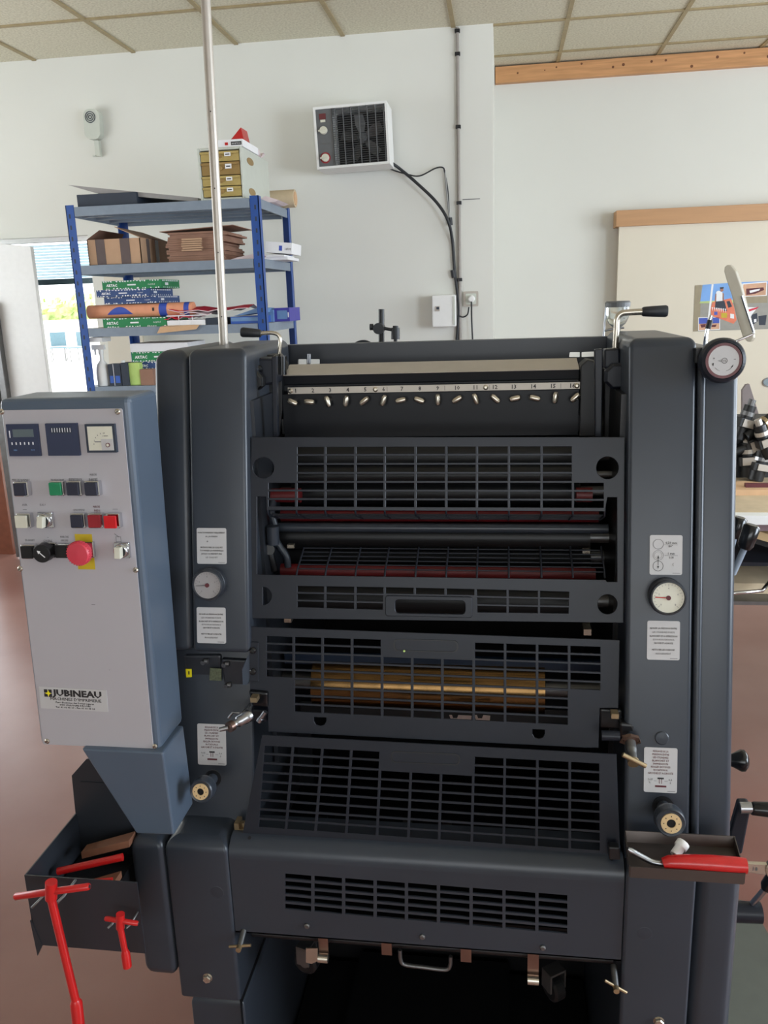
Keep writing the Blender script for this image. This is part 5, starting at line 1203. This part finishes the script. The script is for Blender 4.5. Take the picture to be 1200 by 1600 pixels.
def ctext(s_, px, py, w, mi=1, sz=.0048): g.text(s_, sz, FC.at(px, py, 0, .0021), mi, w=w)
ctext('MARCHE NORMALE', 34, 751, .029); ctext('PRODUCTION', 91, 751, .021); ctext('IMPRESSION', 119, 750, .021); ctext('MARCHE', 147, 743, .011); ctext('BLANCHET', 147, 750, .014)
ctext('LENTEMENT', 125, 798, .019); ctext('MARCHE', 152, 793, .011, 2); ctext('PIEDS', 153, 799, .010, 2); ctext('EN AVANT', 48, 845, .016); ctext('COUPLE', 76, 846, .015); ctext('MARCHE', 102, 840, .014); ctext('ARRIERE', 102, 845.5, .013)
ctext('AIR', 40, 790, .009); ctext('EAU', 68, 790, .009)
for px, py, w_ in ((181, 795, .008), (147, 944, .006), (172, 1046, .001), (40, 796, .006), (76, 839, .002)): a = FC.p(px, py); g.box((a[0]-w_/2, a[1]-.0004, .0019), (a[0]+w_/2, a[1]+.0004, .0022), 1, FC.M)
a = FC.p(186, 840); g.plate([(a[0]-.004, a[1]-.006), (a[0]+.004, a[1]-.006), (a[0]+.004, a[1]+.002), (a[0]-.004, a[1]+.002)], [[(a[0]-.0034, a[1]-.0054), (a[0]+.0034, a[1]-.0054), (a[0]+.0034, a[1]+.0014), (a[0]-.0034, a[1]+.0014)]], .0003, 1, FC.M @ Matrix.Translation((0, 0, .0021))); g.plate([(a[0]-.006, a[1]+.006), (a[0]+.001, a[1]+.001), (a[0]+.0016, a[1]+.0018), (a[0]-.0054, a[1]+.0068)], [], .0003, 1, FC.M @ Matrix.Translation((0, 0, .0021)))
a = FC.p(66, 800); 
ye = [FC.p(116, 832), FC.p(144, 832), FC.p(151, 890), FC.p(124, 890)]
ya_ = FC.p(131, 834)[1]; yb2 = FC.p(137, 889)[1]; xy = FC.p(134, 862)[0]; g.box((xy-.0135, yb2, .0018), (xy+.0135, ya_, .0023), 3, FC.M)
g.build('face_plate', ['console_face', 'ink_grey', 'maroon', 'yellow'], cons)
for px, py in ((4, 643), (185, 643), (33, 888), (213, 890), (75, 1157), (243, 1165)):
    g = G(); g.lathe([(.0045, 0), (.0045, .0012), (.0028, .003), (0, .003)], 0, 16, FC.at(px, py, 0, .002)); g.box((-.003, -.0004, .0028), (.003, .0004, .0034), 1, FC.at(px, py, .6, .002)); g.build('screw', ['nickel', 'ink'], cons)
def mrect(px, py, w, h, d, mats_, extra, name):
    g = G(); M_ = FC.at(px, py, 0, .002); g.box((-w/2, -h/2, 0), (w/2, h/2, d), 0, M_); extra(g, M_, w, h, d); g.build(name, mats_, cons)
def ex1(g, M_, w, h, d):
    g.box((-w*.3, h*.10, d), (w*.36, h*.34, d+.0004), 1, M_); g.box((-w*.42, h*.08, d), (-w*.39, h*.3, d+.0003), 2, M_)
    for k in range(6): g.box((-w*.38+k*w*.135, -h*.14, d), (-w*.38+k*w*.135+.0016, -h*.06, d+.0004), 2, M_)
    g.text('MIN', .003, M_ @ Matrix.Translation((-w*.28, -h*.33, d+.0002)), 3); g.text('TOT', .003, M_ @ Matrix.Translation((w*.28, -h*.33, d+.0002)), 3)
def ex2(g, M_, w, h, d):
    g.box((-w*.33, h*.2, d), (w*.33, h*.38, d+.0003), 1, M_)
    for k in range(8): g.box((-w*.30+k*w*.082, h*.23, d+.0003), (-w*.30+k*w*.082+.0008, h*.36, d+.0006), 2, M_)
def ex3(g, M_, w, h, d):
    g.box((-w*.42, -h*.42, d), (w*.42, h*.42, d+.0005), 1, M_); g.box((w*.02, -h*.42, d+.0005), (w*.42, -h*.02, d+.001), 4, M_)
    for k in range(6): a = math.radians(178-88*k/5); g.text(str(k*2), .003, M_ @ Matrix.Translation((.006+.017*math.cos(a), -.010+.017*math.sin(a), d+.0006)), 3)
    g.text('x 1000/h', .0025, M_ @ Matrix.Translation((.008, .003, d+.0006)), 3); g.box((-w*.2, -h*.13, d+.0006), (w*.02, -h*.1, d+.0011), 3, M_)
    g.lathe([(.0034, 0), (.0034, .001), (0, .001)], 2, 16, M_ @ Matrix.Translation((w*.24, -h*.23, d+.001))); g.lathe([(.0022, 0), (.0022, .0003), (0, .0003)], 1, 16, M_ @ Matrix.Translation((w*.24, -h*.23, d+.002)))
mrect(40, 687, .051, .049, .005, ['navy_panel', 'lcd', 'white_paper', 'blue_pale'], ex1, 'hour_counter')
mrect(101, 686, .051, .049, .005, ['navy_panel', 'dark_flat', 'white_paper', 'blue_pale'], ex2, 'sheet_counter')
mrect(161, 684, .047, .043, .006, ['dark_flat', 'cream_cap', 'maroon', 'ink_grey', 'plate'], ex3, 'speed_meter')
def button(px, py, cap, proud=.003, s=.0115, name='push_button', hcap=None):
    g = G(); M_ = FC.at(px, py, 0, .002); g.plate(rrect(-s, -s, s, s, .0015), [], .012, 0, M_ @ Matrix.Translation((0, 0, .006)), bev=.0012)
    c = s*.84; g.plate(rrect(-c, -c, c, c, .0012), [], .004, 1, M_ @ Matrix.Translation((0, 0, .012+proud-.001)), bev=.0006); g.build(name, ['chrome', cap], cons)
for a in ((40, 762, 'navy_cap'), (95, 761, 'green_cap'), (122, 761, 'navy_cap'), (150, 761, 'navy_cap'), (44, 811, 'cream_cap', .006), (128, 811, 'navy_cap'), (155, 811, 'red_cap'), (182, 811, 'red_bright', .008), (51, 859, 'black'), (104, 858, 'black')): button(*a)
def selector(px, py, rot):
    g = G(); M_ = FC.at(px, py, 0, .002); s = .0125; g.plate(rrect(-s, -s, s, s, .0015), [], .007, 0, M_ @ Matrix.Translation((0, 0, .0035)), bev=.001)
    g.lathe([(.0115, .006), (.0115, .012), (.0095, .014), (.009, .0125), (0, .0125)], 0, 28, M_, False, False); g.lathe([(.0092, .0124), (.0092, .013), (0, .013)], 1, 24, M_)
    Mr = M_ @ Matrix.Rotation(rot, 4, 'Z'); g.box((-.0048, -.009, .012), (.0048, .0085, .023), 2, Mr); g.build('selector_switch', ['chrome', 'black', 'cream_cap'], cons, bevel=.0008)
selector(75, 811, -.12); selector(194, 858, -.05)
g = G(); M_ = FC.at(80, 858, 0, .002); g.plate(rrect(-.0125, -.0125, .0125, .0125, .0015), [], .006, 0, M_ @ Matrix.Translation((0, 0, .003)), bev=.001); g.lathe([(.011, .006), (.011, .010), (.0145, .012), (.0145, .026), (.0135, .028), (0, .028)], 1, 30, M_)
Mr = M_ @ Matrix.Rotation(.85, 4, 'Z'); g.box((-.0007, -.008, .028), (.0007, .006, .0284), 2, Mr); g.plate([(-.003, .003), (.003, .003), (0, .008)], [], .0003, 2, Mr @ Matrix.Translation((0, 0, .0283))); g.build('rotary_knob', ['chrome', 'black', 'white_paper'], cons)
g = G(); M_ = FC.at(138, 857, 0, .002); g.plate(rrect(-.0135, -.0125, .0135, .0125, .0015), [], .008, 0, M_ @ Matrix.Translation((0, 0, .004)), bev=.001); g.lathe([(.010, .008), (.010, .016), (.0165, .019), (.0185, .023), (.0185, .030), (.0165, .0335), (0, .0345)], 1, 36, M_)
for k in range(28): g.box((.0178, -.0008, .0225), (.0193, .0008, .031), 1, M_ @ Matrix.Rotation(2*PI*k/28, 4, 'Z'))
g.build('emergency_stop', ['chrome', 'stop_red'], cons)
g = G(); Ms = FC.at(116, 1091, -.02, .0028); g.box((-.0585, -.0195, -.0008), (.0585, .0185, .0), 0, Ms)
g.text('JUBINEAU', .0150, Ms @ Matrix.Translation((.008, .0045, .0002)), 1, w=.085, bold=.0006); g.text("MACHINES D'IMPRIMERIE", .0070, Ms @ Matrix.Translation((.004, -.0035, .0002)), 1, w=.088)
for i, (tx, w_) in enumerate((("Parc d'activites des Portes Ligeres", .066), ('49000 CHAUVIGNE SUR LOIRE', .054), ('Tel. 41 66 45 23 - Fax 41 66 45 24', .068))): g.text(tx, .0040, Ms @ Matrix.Translation((.002, -.0085-.0042*i, .0002)), 1, w=w_)
for a_, b_ in ((-.047, .0115), (-.047, .0045), (-.0395, .0115), (-.0395, .0045)): g.box((a_-.003, b_-.003, 0), (a_+.003, b_+.003, .0003), 1, Ms)
g.plate([(-.0485, .008), (-.044, .0095), (-.0425, .0135), (-.041, .0095), (-.0375, .008), (-.041, .006), (-.0425, .002), (-.044, .006)], [], .0003, 2, Ms @ Matrix.Translation((0, 0, .0004)))
g.build('maker_sticker', ['plate', 'ink', 'yellow_bright'], cons)
# bolt head on console flank
# ---- tool bin on the left
xb0, xb1 = -.716, -.536; zb0, zb1 = .598, .7235; yf, yb = 1.0, 1.158
g = G(); t = .002
g.box((xb0, yf, zb0), (xb1, yf+t, zb1)); g.box((xb0, yf+t, zb0), (xb0+t, yb, zb1)); g.box((xb0+t, yf+t, zb0), (-.608, yb, zb0+t)); 
g.prism([(xb0, yb, zb0), (xb0, yb, zb1), aY(112, 1212, yb), aY(135, 1186, yb), V((-.608, yb, aY(214, 1186, yb).z)), V((-.608, yb, zb0))], (0, .002, 0))
g.box((aY(116, 1222, yb-.02).x, yb-.002, aY(160, 1224, yb).z), (-.608, yb+.0, aY(160, 1224, yb).z+.002)); g.box((xb0, yf, zb0-.012), (xb0+.002, yf+.03, zb0+.05)); g.prism([(xb0, yf-.001, zb0+.045), (xb0-.002, yf-.001, zb0+.045), (xb0+.001, yf-.001, zb0-.02), (xb0+.012, yf-.001, zb0)], (0, .002, 0))
tb = g.build('tool_bin', 'paint_dark', press)
g = G()
for px in (58, 90): a, b_ = aY(px+10, 1400, .965), aY(px-8, 1418, .962); g.tube([V((a.x, yf, a.z)), a, b_], .0022, 0, 6)
for px in (172, 201): a, b_ = aY(px+3, 1444, .975), aY(px-3, 1450, .972); g.tube([V((a.x, yf, a.z)), a, b_], .002, 0, 6)
g.build('wrench_hook', 'steel_dull', tb)

# ================================================================== LOOSE TOOLS
def twrench(head, hb, bar0, bar1, end, sock, Y, rh, rb, rs, label):
    t = thing('box_wrench', label, 'wrench', aY(*head, Y), None)
    a, b_, c, d = aY(*head, Y), aY(*hb, Y), aY(*end, Y), aY(*sock, Y)
    g = G(); g.tube([a, b_], rh, 0, 24); dr = (c-b_).normalized()
    g.tube([b_, c], rb, 0, 20); g.tube([c-dr*.006, c, d], [rb, rs, rs], 0, 24); g.tube([d, d+dr*.0006], [rs*.7, rs*.7], 1, 6); g.build('shaft', ['red', 'steel_dull'], t, bevel=.0006)
    g = G(); p, q = aY(*bar0, Y), aY(*bar1, Y); e = (q-p).normalized()
    g.tube([p, p+e*.002, q-e*.002, q], [rb*.6, rb*.82, rb*.82, rb*.6], 0, 18); g.tube([q-e*.0004, q+e*.0004], rb*.45, 1, 12); g.build('tommy_bar', ['red', 'steel'], t)
twrench((80, 1378), (80, 1404), (23, 1401), (140, 1385), (119, 1567), (124, 1612), .955, .0085, .0062, .0090, 'long red T-handled box wrench hanging on the front of the tool bin')
twrench((188, 1428), (188, 1450), (164, 1435), (216, 1443), (196, 1490), (199, 1510), .965, .0062, .0046, .0066, 'short red T-handled box wrench hanging at the right of the tool bin')
zi = zb0+.002
def rod(p0, p1, h0, h1, r, mt, name, label, cat):
    a, b_ = aZ(*p0, zi+h0), aZ(*p1, zi+h1); g = G(); g.tube([a, b_], r, 0, 14); g.build(name, mt, label=label, cat=cat)
def inb(x, y, z): return V((x, y, zi+z))
def rodb(a, b_, r, mt, name, label, cat, g=None):
    g = G(); g.tube([inb(*a), inb(*b_)], r, 0, 14); g.build(name, mt, label=label, cat=cat)
rodb((-.700, 1.060, .085), (-.600, 1.085, .100), .006, 'red', 'red_rod', 'thick red rod lying across the inside of the tool bin', 'tool')
rodb((-.655, 1.030, .090), (-.597, 1.040, .094), .003, 'red', 'red_rod', 'thin red rod in the tool bin, below the thicker one', 'tool')
rodb((-.645, 1.018, .080), (-.597, 1.028, .092), .003, 'steel', 'spanner_rod', 'grey steel rod near the right end of the tool bin', 'tool')
g = G(); g.prism([inb(-.69, 1.02, .055), inb(-.60, 1.045, .07), inb(-.60, 1.075, .07), inb(-.68, 1.05, .055)], (0, 0, .012)); g.build('wood_slat', 'wood_stick', label='brown wooden slat lying in the tool bin under the red rods', cat='wood')
g = G(); g.prism([inb(-.68, 1.10, .08), inb(-.60, 1.11, .10), inb(-.60, 1.135, .10), inb(-.68, 1.12, .08)], (0, 0, .012)); g.build('wood_slat', 'wood_stick', label='brown wooden slat at the back of the tool bin behind the red rods', cat='wood')
g = G(); g.box(inb(-.71, 1.004, .001), inb(-.612, 1.15, .05)); g.build('tool_clutter', 'black', label='dark greasy tools filling the bottom of the tool bin', cat='tools'); bpy.data.objects['tool_clutter']['kind'] = 'stuff'
for (x, y, z), lb in (((-.668, 1.018, .075), 'small silver bolt in the tool bin near its front left edge'), ((-.628, 1.010, .082), 'small silver bolt in the tool bin beside the steel rod end')):
    g = G(); M_ = Matrix.Translation(inb(x, y, z)) @ Matrix.Rotation(1.0, 4, 'Y'); g.lathe([(.005, 0), (.005, .004), (.0025, .004), (.0025, .016)], 0, 8, M_); g.build('bolt', 'nickel', label=lb, cat='bolt')
# red ratchet tool in the right tray
t = thing('ratchet_tool', 'red-handled metal ratchet tool lying in the steel tray at the right', 'tool', aY(1100, 1358, 1.05))
Y = 1.056
g = G(); n = 8; L = [(1036, 1350, .0075), (1046, 1348, .0095), (1070, 1348, .0105), (1110, 1350, .0115), (1150, 1353, .0115), (1166, 1354, .0105)]
g.tube([aY(x, y-1, Y) for x, y, r in L], [r for *_, r in L], 0, 24); g.build('handle', 'red', t)
g = G(); g.tube(catmull([aY(x, y, 1.06) for x, y in ((981, 1326), (1000, 1337), (1020, 1347), (1040, 1350))], 4), [.0025]+[.0042]*12, 0, 14); g.build('bent_shaft', 'steel', t)
g = G(); a = aY(1164, 1353, Y); M_ = FM(a.x, Y-.003, a.z) @ Matrix.Rotation(-.05, 4, 'Z'); g.plate([(0, -.007), (.028, -.009), (.028, .009), (0, .007)], [], .006, 0, M_ @ Matrix.Translation((0, 0, -.002)), bev=.001)
g.plate(circ(.042, .002, .0165, 30), [circ(.042, .002, .0085, 24)], .009, 0, M_, bev=.001); g.text('18', .008, M_ @ Matrix.Translation((.012, -.003, .0015)), 1); g.build('ratchet_head', ['nickel', 'ink_grey'], t)
g = G(); a, b_ = aY(1054, 1336, 1.075), aY(1068, 1317, 1.09); d = b_-a; g.tube([a, a+d*.6, a+d*.62, b_], [.007, .0075, .0095, .0095], 0, 10); g.lathe([(.003, 0), (0, .0004)], 1, 10, Matrix.Translation(a) @ d.to_track_quat('-Z', 'Y').to_matrix().to_4x4()); g.build('plastic_plug', ['white', 'ink_grey'], label='small white plastic plug lying in the tray behind the red tool', cat='plug')
# pole from the press up to the ceiling
g = G(); a, b_ = aY(350.5, 547, 1.5), aY(325, 72, 1.5); d = (b_-a)/(b_.z-a.z)
g.tube([a, a+d*(ZC-.003-a.z)], .0082, 0, 20)
for yy in (175, 295, 395, 495): p = a+d*(aY(340, yy, 1.5).z-a.z); g.lathe([(.0012, 0), (0, .0004)], 1, 8, FM(p.x+.001, p.y-.0083, p.z))
g.build('service_pole', ['alu', 'ink'], label='thin pale metal pole rising from the left column of the press to the ceiling', cat='pole')
# grey-green mat on the floor at the lower right
g = G(); pts = [aZ(1140, 1440, 0), aZ(1180, 1430, 0), aZ(1188, 1470, 0), aZ(1200, 1490, 0), aZ(1260, 1600, 0), aZ(1100, 1650, 0)]
pts = [V((.40, 1.2, 0)), V((.9, 1.2, 0)), V((.9, 1.66, 0)), V((.66, 1.78, 0)), V((.64, 1.95, 0)), V((.40, 2.0, 0))]
g.prism(pts, (0, 0, .008)); g.build('floor_mat', 'mat_green', label='grey-green mat on the floor beside the right foot of the press', cat='floor mat')
